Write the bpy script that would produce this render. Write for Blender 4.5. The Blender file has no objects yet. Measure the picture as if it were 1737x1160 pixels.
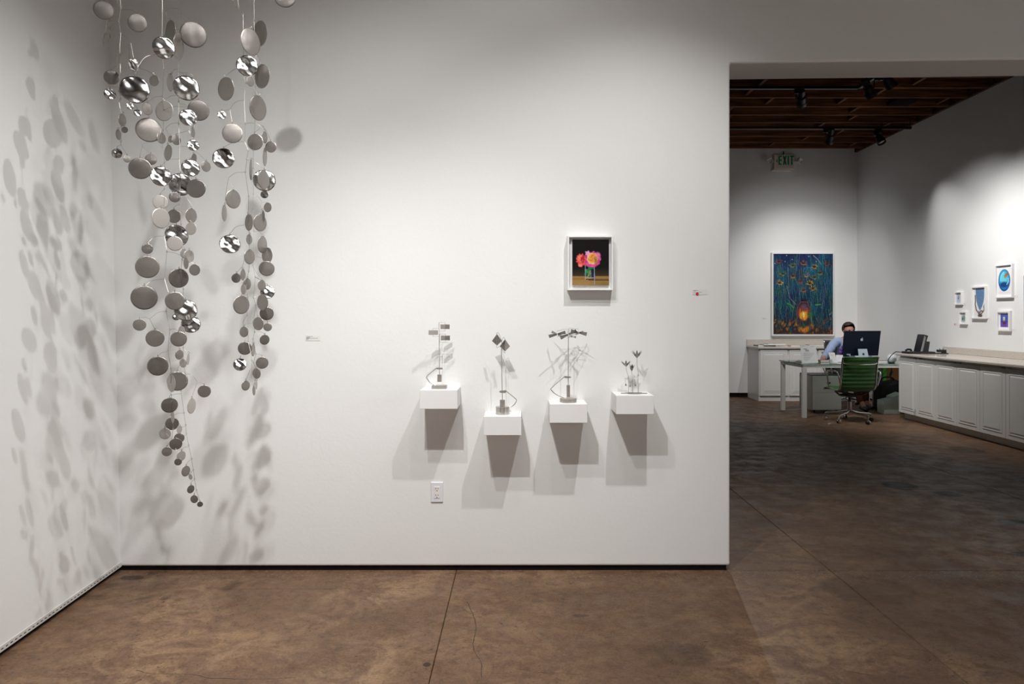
import bpy, bmesh, math, random
import numpy as np
from mathutils import Vector, Matrix, Euler
random.seed(7)
R = math.radians
SC = bpy.context.scene
COL = SC.collection

# ------------------------------------------------------------------ camera
F, CX, CY, CAMH = 1200.0, 880.0, 535.0, 1.43          # focal length in pixels, vanishing point, eye height
cam_data = bpy.data.cameras.new('camera')
cam = bpy.data.objects.new('camera', cam_data)
COL.objects.link(cam)
cam_data.sensor_width = 36.0
cam_data.lens = F / 1737.0 * 36.0
cam_data.shift_x = -(CX - 868.5) / 1737.0
cam_data.shift_y = (CY - 580.0) / 1737.0
cam_data.clip_end = 60
cam.location = (0, 0, CAMH)
cam.rotation_euler = (R(90), 0, 0)
SC.camera = cam

# ------------------------------------------------------------------ view and world
SC.view_settings.view_transform = 'Standard'
SC.view_settings.look = 'None'
SC.view_settings.gamma = 1
SC.view_settings.use_curve_mapping = False
SC.view_settings.exposure = 0.0
w = bpy.data.worlds.new('world')
SC.world = w
w.use_nodes = True
w.node_tree.nodes['Background'].inputs[0].default_value = (0.9, 0.95, 1, 1)
w.node_tree.nodes['Background'].inputs[1].default_value = 0.02

# ------------------------------------------------------------------ track spotlights: (position of lens, aim point, watts, cone deg, blend, tint)
WARM = (1.0, 0.993, 0.98)
FRONT_SPOTS = [
    ((-0.52, 1.62, 3.69), (-0.57, 3.96, -0.60), 262, 72, 1.0, WARM),
    ((0.75, 2.36, 3.92), (0.51, 3.96, -0.60), 200, 89, 1.0, WARM),
    ((0.02, 2.36, 3.92), (-0.29, 3.96, 1.40), 38, 116, 1.0, WARM),
    ((-0.69, 1.96, 3.92), (-1.12, 3.96, -0.60), 145, 97, 1.0, WARM),
    ((1.10, 2.40, 3.90), (-2.20, 3.20, 1.0), 160, 52, 1.0, WARM),
    ((0.35, 1.90, 3.92), (-2.15, 3.25, 0.5), 85, 62, 1.0, WARM),
]
FAR_SPOTS = [
    ((3.42, 8.56, 3.98), (4.9, 12.3, 1.7), 220, 62, 1.0, WARM),
    ((4.05, 8.12, 3.94), (5.93, 9.35, 1.2), 260, 80, 1.0, WARM),
    ((4.12, 7.80, 3.94), (5.93, 8.1, 1.2), 240, 84, 1.0, WARM),
    ((4.54, 10.34, 3.95), (4.95, 12.4, 1.5), 150, 74, 1.0, WARM),
    ((5.31, 10.34, 3.95), (5.93, 9.3, 1.7), 50, 56, 1.0, WARM),
    ((1.86, 8.6, 3.95), (1.6, 2.6, 0.2), 220, 64, 1.0, WARM),
    ((2.30, 8.6, 3.95), (4.4, 10.4, 0.5), 260, 60, 1.0, WARM),  # extra lamp out of view, added to brighten the desk front
]
FILL_SPOTS = [((-0.9, -1.2, 3.9), (-2.0, -2.6, 0.6), 260, 95, 1.0, WARM),  # unseen lamps added behind the camera to raise the ambient light
              ((2.6, -1.0, 3.9), (5.9, -0.6, 0.5), 1500, 92, 1.0, WARM),
              ((0.0, -1.3, 3.9), (0.4, -2.4, 0.0), 560, 110, 1.0, WARM)]

# ------------------------------------------------------------------ helpers
def P(px, py, Y):
    "world point seen at pixel (px,py) at depth Y"
    return Vector(((px - CX) / F * Y, Y, CAMH - (py - CY) / F * Y))

def link(name, mesh, mat=None, parent=None):
    o = bpy.data.objects.new(name, mesh)
    COL.objects.link(o)
    if mat is not None and not mesh.materials:
        mesh.materials.append(mat)
    if parent is not None:
        o.parent = parent
    return o

def wloc(o):
    v = Vector((0, 0, 0))
    while o is not None:
        v += o.location
        o = o.parent
    return v

def obj(name, bm, mat, parent=None, world=False, smooth=False):
    "bmesh -> one mesh object; world=True: verts are world coordinates (parents unrotated)"
    if world and parent is not None:
        bmesh.ops.translate(bm, verts=bm.verts, vec=-wloc(parent))
    me = bpy.data.meshes.new(name)
    bm.normal_update()
    bm.to_mesh(me)
    bm.free()
    if smooth:
        for p in me.polygons:
            p.use_smooth = True
    return link(name, me, mat, parent)

def tag(o, label=None, cat=None, group=None, kind=None):
    if label: o['label'] = label
    if cat: o['category'] = cat
    if group: o['group'] = group
    if kind: o['kind'] = kind
    return o

def thing(name, label, cat, loc=(0, 0, 0), rz=0, group=None):
    o = bpy.data.objects.new(name, None)
    o.empty_display_size = 0.1
    COL.objects.link(o)
    o.location = loc
    o.rotation_euler = (0, 0, rz)
    return tag(o, label, cat, group)

def struct(name, bm, mat, parent=None):
    o = obj(name, bm, mat, parent)
    if parent is None: o['kind'] = 'structure'
    return o

def NB(): return bmesh.new()

def box(bm, lo, hi, bevel=0.0, seg=2):
    x0, y0, z0 = lo; x1, y1, z1 = hi
    vs = [bm.verts.new(p) for p in ((x0,y0,z0),(x1,y0,z0),(x1,y1,z0),(x0,y1,z0),(x0,y0,z1),(x1,y0,z1),(x1,y1,z1),(x0,y1,z1))]
    fs = [bm.faces.new([vs[i] for i in f]) for f in ((3,2,1,0),(4,5,6,7),(0,1,5,4),(1,2,6,5),(2,3,7,6),(3,0,4,7))]
    if bevel > 0:
        es = list({e for f in fs for e in f.edges})
        bmesh.ops.bevel(bm, geom=es, offset=bevel, segments=seg, affect='EDGES', profile=0.5)
    return bm

def hexa(bm, pts):
    "8 points: bottom 4 ccw, top 4 ccw"
    vs = [bm.verts.new(p) for p in pts]
    for f in ((3,2,1,0),(4,5,6,7),(0,1,5,4),(1,2,6,5),(2,3,7,6),(3,0,4,7)):
        bm.faces.new([vs[i] for i in f])
    return bm

def prism(bm, pts, vec):
    "closed polygon extruded by vec"
    vec = Vector(vec)
    a = [bm.verts.new(p) for p in pts]
    b = [bm.verts.new(Vector(p) + vec) for p in pts]
    bm.faces.new(a[::-1]); bm.faces.new(b)
    n = len(a)
    for i in range(n):
        bm.faces.new((a[i], a[(i+1) % n], b[(i+1) % n], b[i]))
    bmesh.ops.recalc_face_normals(bm, faces=bm.faces)
    return bm

def frame_of(d):
    d = d.normalized()
    u = Vector((0, 0, 1)) if abs(d.z) < 0.9 else Vector((1, 0, 0))
    a = d.cross(u).normalized()
    return a, d.cross(a).normalized()

def tube(bm, pts, r, n=6, cap=True, flat=1.0):
    "sweep a round section along points; r a number or a list"
    pts = [Vector(p) for p in pts]
    if len(pts) < 2: return bm
    rs = r if isinstance(r, (list, tuple)) else [r] * len(pts)
    rings = []
    a = None
    for i, p in enumerate(pts):
        d = (pts[min(i+1, len(pts)-1)] - pts[max(i-1, 0)])
        if d.length < 1e-9: d = Vector((0, 0, 1))
        d.normalize()
        if a is None:
            a, b = frame_of(d)
        else:
            a = (a - d * a.dot(d))
            if a.length < 1e-6: a, b = frame_of(d)
            a.normalize(); b = d.cross(a)
        rings.append([bm.verts.new(p + (a * math.cos(t) + b * math.sin(t) * flat) * rs[i]) for t in [2*math.pi*k/n for k in range(n)]])
    for A, B in zip(rings, rings[1:]):
        for k in range(n):
            bm.faces.new((A[k], A[(k+1) % n], B[(k+1) % n], B[k]))
    if cap:
        bm.faces.new(rings[0][::-1]); bm.faces.new(rings[-1])
    return bm

def lathe(bm, prof, n=24, c=(0, 0, 0), axis=None):
    "revolve (r,z) profile; axis: direction of z"
    c = Vector(c)
    if axis is None: A, B, D = Vector((1,0,0)), Vector((0,1,0)), Vector((0,0,1))
    else:
        D = Vector(axis).normalized(); A, B = frame_of(D); B = D.cross(A)
    rings = []
    for r, z in prof:
        if r < 1e-6: rings.append([bm.verts.new(c + D * z)])
        else: rings.append([bm.verts.new(c + D*z + (A*math.cos(t) + B*math.sin(t)) * r) for t in [2*math.pi*k/n for k in range(n)]])
    for X, Y in zip(rings, rings[1:]):
        for k in range(n):
            k2 = (k+1) % n
            if len(X) == 1 and len(Y) == 1: continue
            if len(X) == 1: bm.faces.new((X[0], Y[k2], Y[k]))
            elif len(Y) == 1: bm.faces.new((X[k], X[k2], Y[0]))
            else: bm.faces.new((X[k], X[k2], Y[k2], Y[k]))
    if len(rings[0]) > 1: bm.faces.new(rings[0][::-1])
    if len(rings[-1]) > 1: bm.faces.new(rings[-1])
    return bm

def cyl(bm, p0, p1, r, n=16):
    p0, p1 = Vector(p0), Vector(p1)
    return lathe(bm, [(r, 0), (r, (p1-p0).length)], n, p0, p1-p0)

def ball(bm, c, r, sub=2, sc=(1, 1, 1)):
    res = bmesh.ops.create_icosphere(bm, subdivisions=sub, radius=r)
    for v in res['verts']:
        v.co = Vector((v.co.x*sc[0], v.co.y*sc[1], v.co.z*sc[2])) + Vector(c)
    return bm

def smooth_path(pts, k=5):
    pts = [Vector(p) for p in pts]
    if len(pts) < 3: return pts
    out = []
    ext = [pts[0]*2 - pts[1]] + pts + [pts[-1]*2 - pts[-2]]
    for i in range(1, len(ext)-2):
        p0, p1, p2, p3 = ext[i-1:i+3]
        for j in range(k):
            t = j / k
            out.append(0.5*((2*p1) + (p2-p0)*t + (2*p0-5*p1+4*p2-p3)*t*t + (3*p1-p0-3*p2+p3)*t**3))
    out.append(pts[-1])
    return out

def ring(bm, c, R_, r, n=10, m=4, axis=(0, 1, 0)):
    D = Vector(axis).normalized(); A, B = frame_of(D); B = D.cross(A); c = Vector(c)
    rs = []
    for i in range(n):
        t = 2*math.pi*i/n; u = A*math.cos(t) + B*math.sin(t)
        rs.append([bm.verts.new(c + u*(R_ + r*math.cos(s)) + D*r*math.sin(s)) for s in [2*math.pi*j/m for j in range(m)]])
    for i in range(n):
        X, Y = rs[i], rs[(i+1) % n]
        for j in range(m):
            bm.faces.new((X[j], X[(j+1) % m], Y[(j+1) % m], Y[j]))
    return bm

# ------------------------------------------------------------------ materials
def srgb(r, g, b):
    f = lambda c: (c/255/12.92) if c <= 10.3 else ((c/255+0.055)/1.055)**2.4
    return (f(r), f(g), f(b), 1)

MATS = {}
def mat(name, col, rough=0.5, metal=0.0, spec=0.5, noise=0.0, nscale=30, bump=0.0, bscale=200, stretch=None, emit=None, alpha=None, trans=0, coat=0):
    if name in MATS: return MATS[name]
    m = bpy.data.materials.new(name); m.use_nodes = True
    nt = m.node_tree; b = nt.nodes['Principled BSDF']
    b.inputs['Base Color'].default_value = col
    b.inputs['Roughness'].default_value = rough
    b.inputs['Metallic'].default_value = metal
    b.inputs['Specular IOR Level'].default_value = spec
    b.inputs['Transmission Weight'].default_value = trans
    b.inputs['Coat Weight'].default_value = coat
    if emit: b.inputs['Emission Color'].default_value = emit[0]; b.inputs['Emission Strength'].default_value = emit[1]
    tc = nt.nodes.new('ShaderNodeTexCoord'); mp = nt.nodes.new('ShaderNodeMapping')
    nt.links.new(tc.outputs['Object'], mp.inputs[0])
    if stretch: mp.inputs['Scale'].default_value = stretch
    if noise > 0 or bump > 0:
        n = nt.nodes.new('ShaderNodeTexNoise'); n.inputs['Scale'].default_value = nscale; n.inputs['Detail'].default_value = 4
        nt.links.new(mp.outputs[0], n.inputs['Vector'])
    if noise > 0:
        mx = nt.nodes.new('ShaderNodeMix'); mx.data_type = 'RGBA'; mx.blend_type = 'MULTIPLY'
        mx.inputs['Factor'].default_value = 1
        mx.inputs[6].default_value = col
        rp = nt.nodes.new('ShaderNodeMapRange')
        rp.inputs['From Min'].default_value = 0.3; rp.inputs['From Max'].default_value = 0.7
        rp.inputs['To Min'].default_value = 1 - noise; rp.inputs['To Max'].default_value = 1.0
        nt.links.new(n.outputs['Fac'], rp.inputs['Value'])
        nt.links.new(rp.outputs[0], mx.inputs[7])
        nt.links.new(mx.outputs[2], b.inputs['Base Color'])
    if bump > 0:
        n2 = nt.nodes.new('ShaderNodeTexNoise'); n2.inputs['Scale'].default_value = bscale; n2.inputs['Detail'].default_value = 3
        nt.links.new(mp.outputs[0], n2.inputs['Vector'])
        bp = nt.nodes.new('ShaderNodeBump'); bp.inputs['Strength'].default_value = bump; bp.inputs['Distance'].default_value = 0.002
        nt.links.new(n2.outputs['Fac'], bp.inputs['Height'])
        nt.links.new(bp.outputs[0], b.inputs['Normal'])
    MATS[name] = m
    return m

WALL = mat('white_wall_paint', (0.795, 0.79, 0.78, 1), 0.6, spec=0.3, noise=0.02, nscale=1.5, bump=0.25, bscale=60)
SHELFW = mat('white_shelf_paint', (0.79, 0.78, 0.77, 1), 0.5, spec=0.3, noise=0.01, nscale=8)
FRAMEW = mat('white_frame_paint', (0.82, 0.81, 0.80, 1), 0.45, noise=0.01, nscale=8)
CABW = mat('white_cabinet_lacquer', (0.70, 0.685, 0.66, 1), 0.32, noise=0.02, nscale=5)
BLACKBASE = mat('black_base', (0.012, 0.009, 0.008, 1), 0.8, spec=.06)
BLACK = mat('black_metal', (0.010, 0.010, 0.011, 1), 0.4, noise=0.2)
BLKPLASTIC = mat('black_plastic', (0.014, 0.014, 0.016, 1), 0.35, noise=0.1)
CHROME = mat('polished_aluminium', (0.75, 0.74, 0.73, 1), 0.16, metal=1, noise=0.05)
STEEL = mat('brushed_steel', (0.46, 0.425, 0.385, 1), 0.36, metal=.6, noise=0.35, nscale=40, stretch=(1, 1, 30))
WIRE = mat('steel_wire', (0.34, 0.32, 0.30, 1), 0.42, metal=1, noise=0.1)
DISC = mat('brushed_disc', (0.37, 0.34, 0.315, 1), 0.25, metal=.72, noise=0.22, nscale=5, stretch=(1, 1, 5), bump=0.3, bscale=40)
DISCD = mat('dark_brushed_disc', (0.28, 0.255, 0.24, 1), 0.24, metal=.75, noise=0.3, nscale=4, stretch=(1, 1, 6), bump=0.3, bscale=40)
DISCL = mat('pale_brushed_disc', (0.50, 0.47, 0.44, 1), 0.45, metal=.5, noise=0.15, nscale=5, stretch=(1, 1, 5))
DISCB = mat('polished_disc', (0.66, 0.64, 0.62, 1), 0.19, metal=1, noise=0.45, nscale=3, stretch=(1, 1, 3), bump=1.0, bscale=3)
def streak(m, sc, st):
    nt = m.node_tree; b = nt.nodes['Principled BSDF']; tc = nt.nodes.new('ShaderNodeTexCoord'); wv = nt.nodes.new('ShaderNodeTexWave')
    wv.wave_type = 'BANDS'; wv.bands_direction = 'DIAGONAL'; wv.inputs['Scale'].default_value = sc; wv.inputs['Distortion'].default_value = 5.0
    wv.inputs['Detail'].default_value = 1.5; wv.inputs['Detail Scale'].default_value = .6
    nt.links.new(tc.outputs['Object'], wv.inputs['Vector'])
    bp = nt.nodes.new('ShaderNodeBump'); bp.inputs['Strength'].default_value = st; bp.inputs['Distance'].default_value = .012
    nt.links.new(wv.outputs['Fac'], bp.inputs['Height']); nt.links.new(bp.outputs[0], b.inputs['Normal'])
streak(DISCB, .6, .22)
STONE = mat('pale_stone_counter', (0.62, 0.56, 0.50, 1), 0.16, noise=0.14, nscale=45, coat=0.2)
PAPER = mat('paper', (0.80, 0.80, 0.80, 1), 0.7, noise=0.02)
INK = mat('grey_print', (0.22, 0.22, 0.23, 1), 0.7)
CARD = mat('wall_card', (0.745, 0.73, 0.70, 1), 0.7)
RED = mat('red_sticker', (0.62, 0.01, 0.025, 1), 0.5)

def wood_mat(name, c1, c2):
    m = bpy.data.materials.new(name); m.use_nodes = True
    nt = m.node_tree; b = nt.nodes['Principled BSDF']; b.inputs['Roughness'].default_value = 0.75; b.inputs['Specular IOR Level'].default_value = .2
    tc = nt.nodes.new('ShaderNodeTexCoord'); mp = nt.nodes.new('ShaderNodeMapping'); mp.inputs['Scale'].default_value = (0.6, 14, 14)
    nt.links.new(tc.outputs['Object'], mp.inputs[0])
    n = nt.nodes.new('ShaderNodeTexNoise'); n.inputs['Scale'].default_value = 3; n.inputs['Detail'].default_value = 6; n.inputs['Distortion'].default_value = .6
    nt.links.new(mp.outputs[0], n.inputs['Vector'])
    cr = nt.nodes.new('ShaderNodeValToRGB'); cr.color_ramp.elements[0].position = .35; cr.color_ramp.elements[1].position = .7
    cr.color_ramp.elements[0].color = c1; cr.color_ramp.elements[1].color = c2
    nt.links.new(n.outputs['Fac'], cr.inputs[0]); nt.links.new(cr.outputs[0], b.inputs['Base Color'])
    return m
WOOD = wood_mat('old_pine_joist', (0.07, 0.025, 0.010, 1), (0.24, 0.10, 0.04, 1))
WOODD = wood_mat('dark_roof_deck', (0.045, 0.018, 0.008, 1), (0.13, 0.055, 0.022, 1))

def floor_mat():
    m = bpy.data.materials.new('stained_concrete'); m.use_nodes = True
    nt = m.node_tree; N = nt.nodes; L = nt.links; b = N['Principled BSDF']
    g = N.new('ShaderNodeNewGeometry')
    def noise(scale, det=5, rough=.6, dist=0.0, sc=(1, 1, 1), off=(0, 0, 0)):
        mp = N.new('ShaderNodeMapping'); mp.inputs['Scale'].default_value = sc; mp.inputs['Location'].default_value = off
        L.new(g.outputs['Position'], mp.inputs[0])
        n = N.new('ShaderNodeTexNoise'); n.inputs['Scale'].default_value = scale; n.inputs['Detail'].default_value = det
        n.inputs['Roughness'].default_value = rough; n.inputs['Distortion'].default_value = dist
        L.new(mp.outputs[0], n.inputs['Vector']); return n.outputs['Fac']
    def mr(v, a, b_, c=0., d=1.):
        r = N.new('ShaderNodeMapRange'); r.interpolation_type = 'SMOOTHSTEP'
        for k, x in zip(('From Min', 'From Max', 'To Min', 'To Max'), (a, b_, c, d)): r.inputs[k].default_value = x
        L.new(v, r.inputs['Value']); return r.outputs[0]
    def mix(f, a, c, mode='MIX'):
        x = N.new('ShaderNodeMix'); x.data_type = 'RGBA'; x.blend_type = mode
        if isinstance(f, float): x.inputs['Factor'].default_value = f
        else: L.new(f, x.inputs['Factor'])
        for s, v in ((6, a), (7, c)):
            if isinstance(v, tuple): x.inputs[s].default_value = v
            else: L.new(v, x.inputs[s])
        return x.outputs[2]
    def math_(op, a, c):
        x = N.new('ShaderNodeMath'); x.operation = op
        for i, v in enumerate((a, c)):
            if isinstance(v, (int, float)): x.inputs[i].default_value = v
            else: L.new(v, x.inputs[i])
        return x.outputs[0]
    c = mix(mr(noise(1.1, 8, .62, .8), .32, .68), FL1, FL2)
    c = mix(mr(noise(3.5, 9, .75, 1.2, (1, 1.3, 1), (3, 1, 0)), .40, .60), c, FL3)
    c = mix(math_('MULTIPLY', mr(noise(.7, 4, .6, .5, (1, 1, 1), (9, 4, 0)), .45, .75), .45), c, FL4)
    c = mix(math_('MULTIPLY', mr(noise(16, 9, .8, .5), .44, .66), .62), c, FL5)
    c = mix(1.0, c, mix(mr(noise(90, 3, .7), .3, .7), (.80, .80, .80, 1), (1.12, 1.12, 1.12, 1)), 'MULTIPLY')
    # light falloff painted into the floor colour: darker towards the right, edge broken by noise
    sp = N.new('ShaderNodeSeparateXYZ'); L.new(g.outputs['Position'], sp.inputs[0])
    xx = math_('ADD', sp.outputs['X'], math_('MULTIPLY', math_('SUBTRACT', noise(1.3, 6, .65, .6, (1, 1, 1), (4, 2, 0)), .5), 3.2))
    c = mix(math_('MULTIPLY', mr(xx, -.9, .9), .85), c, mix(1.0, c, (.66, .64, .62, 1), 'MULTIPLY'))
    # dark pits and pale flecks
    pits = mr(noise(42, 2, .5, 0, (1, 1.6, 1), (5, 5, 0)), .655, .70)
    pits = math_('MULTIPLY', pits, mr(noise(1.6, 3, .6, 0, (1, 1, 1), (2, 7, 0)), .40, .6))
    c = mix(math_('MULTIPLY', pits, .8), c, (.02, .014, .011, 1))
    # strip of paint dust along the foot of the middle wall
    sep = N.new('ShaderNodeSeparateXYZ'); L.new(g.outputs['Position'], sep.inputs[0])
    nearw = math_('MULTIPLY', mr(sep.outputs['Y'], 3.70, 3.90), mr(sep.outputs['Y'], 3.98, 3.97, 0, 1))
    fl = math_('MULTIPLY', mr(noise(60, 2, .6), .60, .68), nearw)
    c = mix(math_('MULTIPLY', fl, .5), c, (.30, .27, .25, 1))
    # round dark stains: centre x, y, radius x, radius y, strength
    for (sx, sy, rx, ry, st) in STAINS:
        vs = N.new('ShaderNodeVectorMath'); vs.operation = 'SUBTRACT'; vs.inputs[1].default_value = (sx, sy, 0); L.new(g.outputs['Position'], vs.inputs[0])
        vd = N.new('ShaderNodeVectorMath'); vd.operation = 'MULTIPLY'; vd.inputs[1].default_value = (1/rx, 1/ry, 0); L.new(vs.outputs[0], vd.inputs[0])
        ln = N.new('ShaderNodeVectorMath'); ln.operation = 'LENGTH'; L.new(vd.outputs[0], ln.inputs[0])
        d = math_('ADD', ln.outputs['Value'], math_('MULTIPLY', math_('SUBTRACT', noise(9, 3), .5), .7))
        c = mix(math_('MULTIPLY', mr(d, 1.10, .88), min(.95, st*1.25)), c, (.012, .010, .008, 1))
    L.new(c, b.inputs['Base Color'])
    L.new(mr(noise(6, 5), .3, .7, .38, .6), b.inputs['Roughness'])
    b.inputs['Specular IOR Level'].default_value = .18
    bp = N.new('ShaderNodeBump'); bp.inputs['Strength'].default_value = .25; bp.inputs['Distance'].default_value = .004
    L.new(noise(35, 6, .7), bp.inputs['Height']); L.new(bp.outputs[0], b.inputs['Normal'])
    return m
FL1 = (0.142, 0.081, 0.046, 1); FL2 = (0.31, 0.195, 0.112, 1); FL3 = (0.175, 0.100, 0.062, 1)
FL4 = (0.080, 0.050, 0.033, 1); FL5 = (0.080, 0.048, 0.031, 1)
def fl(px, py, Y0=0): 
    Y = CAMH * F / (py - CY); return ((px - CX) / F * Y, Y)
STAINS = []
for (px, py, wpx, hpx, st) in ((1526.7, 823.8, 56, 15, .75), (1608.6, 837.6, 43, 9, .7), (1544, 776.4, 40, 9, .45), (1640, 763.4, 52, 12, .5),
                               (1716, 885, 44, 10, .75), (1560, 742, 30, 4, .4), (1330, 838, 30, 4, .45), (724, 1127, 14, 8, .6), (225, 980, 40, 8, .5),
                               (1160, 1110, 100, 40, .25), (1470, 1000, 150, 50, .22), (1737, 940, 50, 9, .5), (985, 1044, 30, 5, .4)):
    x, y = fl(px, py)
    STAINS.append((x, y, wpx/2/F*y, CAMH*F*(1/(py-hpx/2-CY) - 1/(py+hpx/2-CY))/2, st))
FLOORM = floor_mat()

# ------------------------------------------------------------------ painted surfaces (colours carried by the picture's own mesh)
def vcol_mat(name, rough=0.5, spec=0.4):
    m = bpy.data.materials.new(name); m.use_nodes = True; nt = m.node_tree; b = nt.nodes['Principled BSDF']
    a = nt.nodes.new('ShaderNodeVertexColor'); a.layer_name = 'paint'
    nt.links.new(a.outputs[0], b.inputs['Base Color']); b.inputs['Roughness'].default_value = rough; b.inputs['Specular IOR Level'].default_value = spec
    return m
PAINTM = vcol_mat('oil_paint', .65, .12)
def to_lin(a):
    a = np.clip(a, 0, 1)
    return np.where(a <= .04045, a/12.92, ((a+.055)/1.055)**2.4)

class Canvas:
    def __init__(s, W, H, col):
        s.W, s.H = W, H; s.a = np.zeros((H, W, 3)); s.a[:] = np.array(col)/255.
        s.yy, s.xx = np.mgrid[0:H, 0:W]; s.u = s.xx/(W-1); s.v = s.yy/(H-1); s.asp = H/W
        s.rng = np.random.RandomState(3)
    def blend(s, m, col):
        m = np.clip(m, 0, 1)[..., None]; s.a = s.a*(1-m) + m*(np.array(col)/255.)
    def ell(s, cx, cy, rx, ry, col, soft=.15, al=1., rot=0, wob=0, k=5, ph=0):
        dx = (s.u-cx); dy = (s.v-cy)*s.asp; c, n = math.cos(rot), math.sin(rot)
        X = (dx*c+dy*n)/rx; Y = (-dx*n+dy*c)/(ry*s.asp)
        d = np.hypot(X, Y)
        if wob: d = d*(1+wob*np.sin(k*np.arctan2(Y, X)+ph))
        s.blend(np.clip((1-d)/soft+.5, 0, 1)*al, col)
    def line(s, pts, wd, col, al=1., soft=.5):
        dm = np.full(s.u.shape, 9.)
        for (x0, y0), (x1, y1) in zip(pts, pts[1:]):
            ax, ay = x1-x0, (y1-y0)*s.asp; L2 = ax*ax+ay*ay+1e-9
            px_, py_ = s.u-x0, (s.v-y0)*s.asp
            t = np.clip((px_*ax+py_*ay)/L2, 0, 1)
            dm = np.minimum(dm, np.hypot(px_-t*ax, py_-t*ay))
        s.blend(np.clip((wd-dm)/(wd*soft)+.3, 0, 1)*al, col)
    def band(s, v0, v1, c0, c1):
        t = np.clip((s.v-v0)/(v1-v0), 0, 1)[..., None]; m = ((s.v >= v0) & (s.v <= v1))[..., None]
        s.a = np.where(m, (np.array(c0)*(1-t)+np.array(c1)*t)/255., s.a)
    def speck(s, am):
        n = s.rng.randn(s.H//2+2, s.W//2+2, 1).repeat(2, 0).repeat(2, 1)[:s.H, :s.W]
        s.a = np.clip(s.a*(1+am*n), 0, 1)

def painting(name, cv, o, ux, uz, parent, nrm):
    "grid mesh: top-left corner o, width vector ux, down vector uz, small thickness along nrm"
    W, H = cv.W, cv.H
    o, ux, uz, nrm = map(np.array, (o, ux, uz, nrm))
    pl = np.array(wloc(parent)) if parent is not None else np.zeros(3)
    us = np.linspace(0, 1, W); vs = np.linspace(0, 1, H)
    V = (o-pl)[None, None] + us[None, :, None]*ux + vs[:, None, None]*uz
    co = V.reshape(-1, 3)
    back = [(o-pl-nrm), (o-pl-nrm)+ux, (o-pl-nrm)+ux+uz, (o-pl-nrm)+uz]
    i = np.arange(W*H).reshape(H, W)
    q = np.stack([i[:-1, :-1], i[1:, :-1], i[1:, 1:], i[:-1, 1:]], -1).reshape(-1, 4).tolist()
    n = W*H; q += [[n, n+1, n+2, n+3], [n, n+1, W-1, 0], [n+3, n+2, n-1, n-W], [n, n+3, n-W, 0], [n+1, n+2, n-1, W-1]]
    me = bpy.data.meshes.new(name); me.from_pydata(co.tolist() + [list(b) for b in back], [], q)
    ca = me.color_attributes.new('paint', 'FLOAT_COLOR', 'POINT')
    lin = to_lin(cv.a).reshape(-1, 3)
    arr = np.ones((len(me.vertices), 4)); arr[:n, :3] = lin; arr[n:, :3] = .5
    ca.data.foreach_set('color', arr.ravel())
    me.update()
    return link(name, me, PAINTM, parent)
# ================================================================== THE SETTING
WY = 3.96            # face of the middle wall
WT = 0.29            # its thickness
XJ = 1.1825          # its free end (jamb of the opening)
RX = 5.93            # right wall
FY = 12.40           # far wall
CZ = 4.29            # underside of the roof joists
def leftx(Y, z): return -2.226 - 0.0633*(Y-3.96) - 0.0228*z

# floor: base and saw-cut slabs
bm = NB(); box(bm, (-3.6, -4.2, -0.30), (6.1, 12.7, -0.045)); floor = struct('floor', bm, mat('joint_dirt', (0.035, 0.022, 0.016, 1), .8, noise=.3))
XS = [-3.5, -0.35, 1.747, 3.90, 6.0]; YS = [-4.1, -0.4, 1.75, 3.965, 5.90, 8.0, 10.1, 12.6]
for i in range(len(XS)-1):
    for j in range(len(YS)-1):
        g = .0012
        bm = NB(); box(bm, (XS[i]+g, YS[j]+g*.6, -0.045), (XS[i+1]-g, YS[j+1]-g*.6, 0.0), bevel=.003, seg=1)
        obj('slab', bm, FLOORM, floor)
CRACKM = mat('crack_dark', (0.035, 0.024, 0.018, 1), .9)  # plain dark colour of the floor cracks
for pts, wd in (([(792, 1020), (799, 1033), (805, 1050), (807, 1072), (803, 1088), (805, 1106), (815, 1122), (818, 1150)], .0035),
                ([(782, 1030), (799, 1042)], .002), ([(875, 1134), (915, 1140), (960, 1142), (1000, 1149)], .002),
                ([(232, 1137), (262, 1143), (320, 1143), (360, 1150), (430, 1152), (500, 1150)], .003), ([(120, 1143), (148, 1143)], .003),
                ([(1305, 838), (1330, 842), (1347, 842)], .004), ([(1430, 1138), (1480, 1146)], .003),
                ([(370, 999.5), (440, 999), (500, 999), (620, 998), (700, 998)], .0018)):
    q = []
    for (a, b_) in pts:
        x, y = fl(a, b_); q.append(Vector((x, y, 0.0003)))
    q = smooth_path(q, 4)
    q = [p + Vector((random.uniform(-1, 1), random.uniform(-1, 1), 0))*.003 for p in q]
    bm = NB(); top = []
    for k, p in enumerate(q):
        d = (q[min(k+1, len(q)-1)] - q[max(k-1, 0)]).normalized(); s = Vector((-d.y, d.x, 0))*wd*(.4+.6*random.random())*.6
        top.append((bm.verts.new(p+s), bm.verts.new(p-s)))
    for A, B in zip(top, top[1:]): bm.faces.new((A[0], A[1], B[1], B[0]))
    bmesh.ops.recalc_face_normals(bm, faces=bm.faces)
    obj('crack', bm, CRACKM, floor)

# middle wall with the opening (one plastered shell)
def lint(x): return 2.843 + 0.0121*(x-XJ)
OX = 4.6
prof = [(-2.45, .026), (XJ, .030), (XJ, lint(XJ)), (OX, lint(OX)), (OX, .03), (RX+.1, .03), (RX+.1, 4.5), (-2.45, 4.5)]
bm = NB(); prism(bm, [(x, WY, z) for x, z in prof], (0, WT, 0))
wm = struct('wall_center', bm, WALL)
bv = wm.modifiers.new('b', 'BEVEL'); bv.width = .012; bv.segments = 3; bv.limit_method = 'ANGLE'; bv.angle_limit = R(60)
for p in wm.data.polygons: p.use_smooth = False
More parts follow.
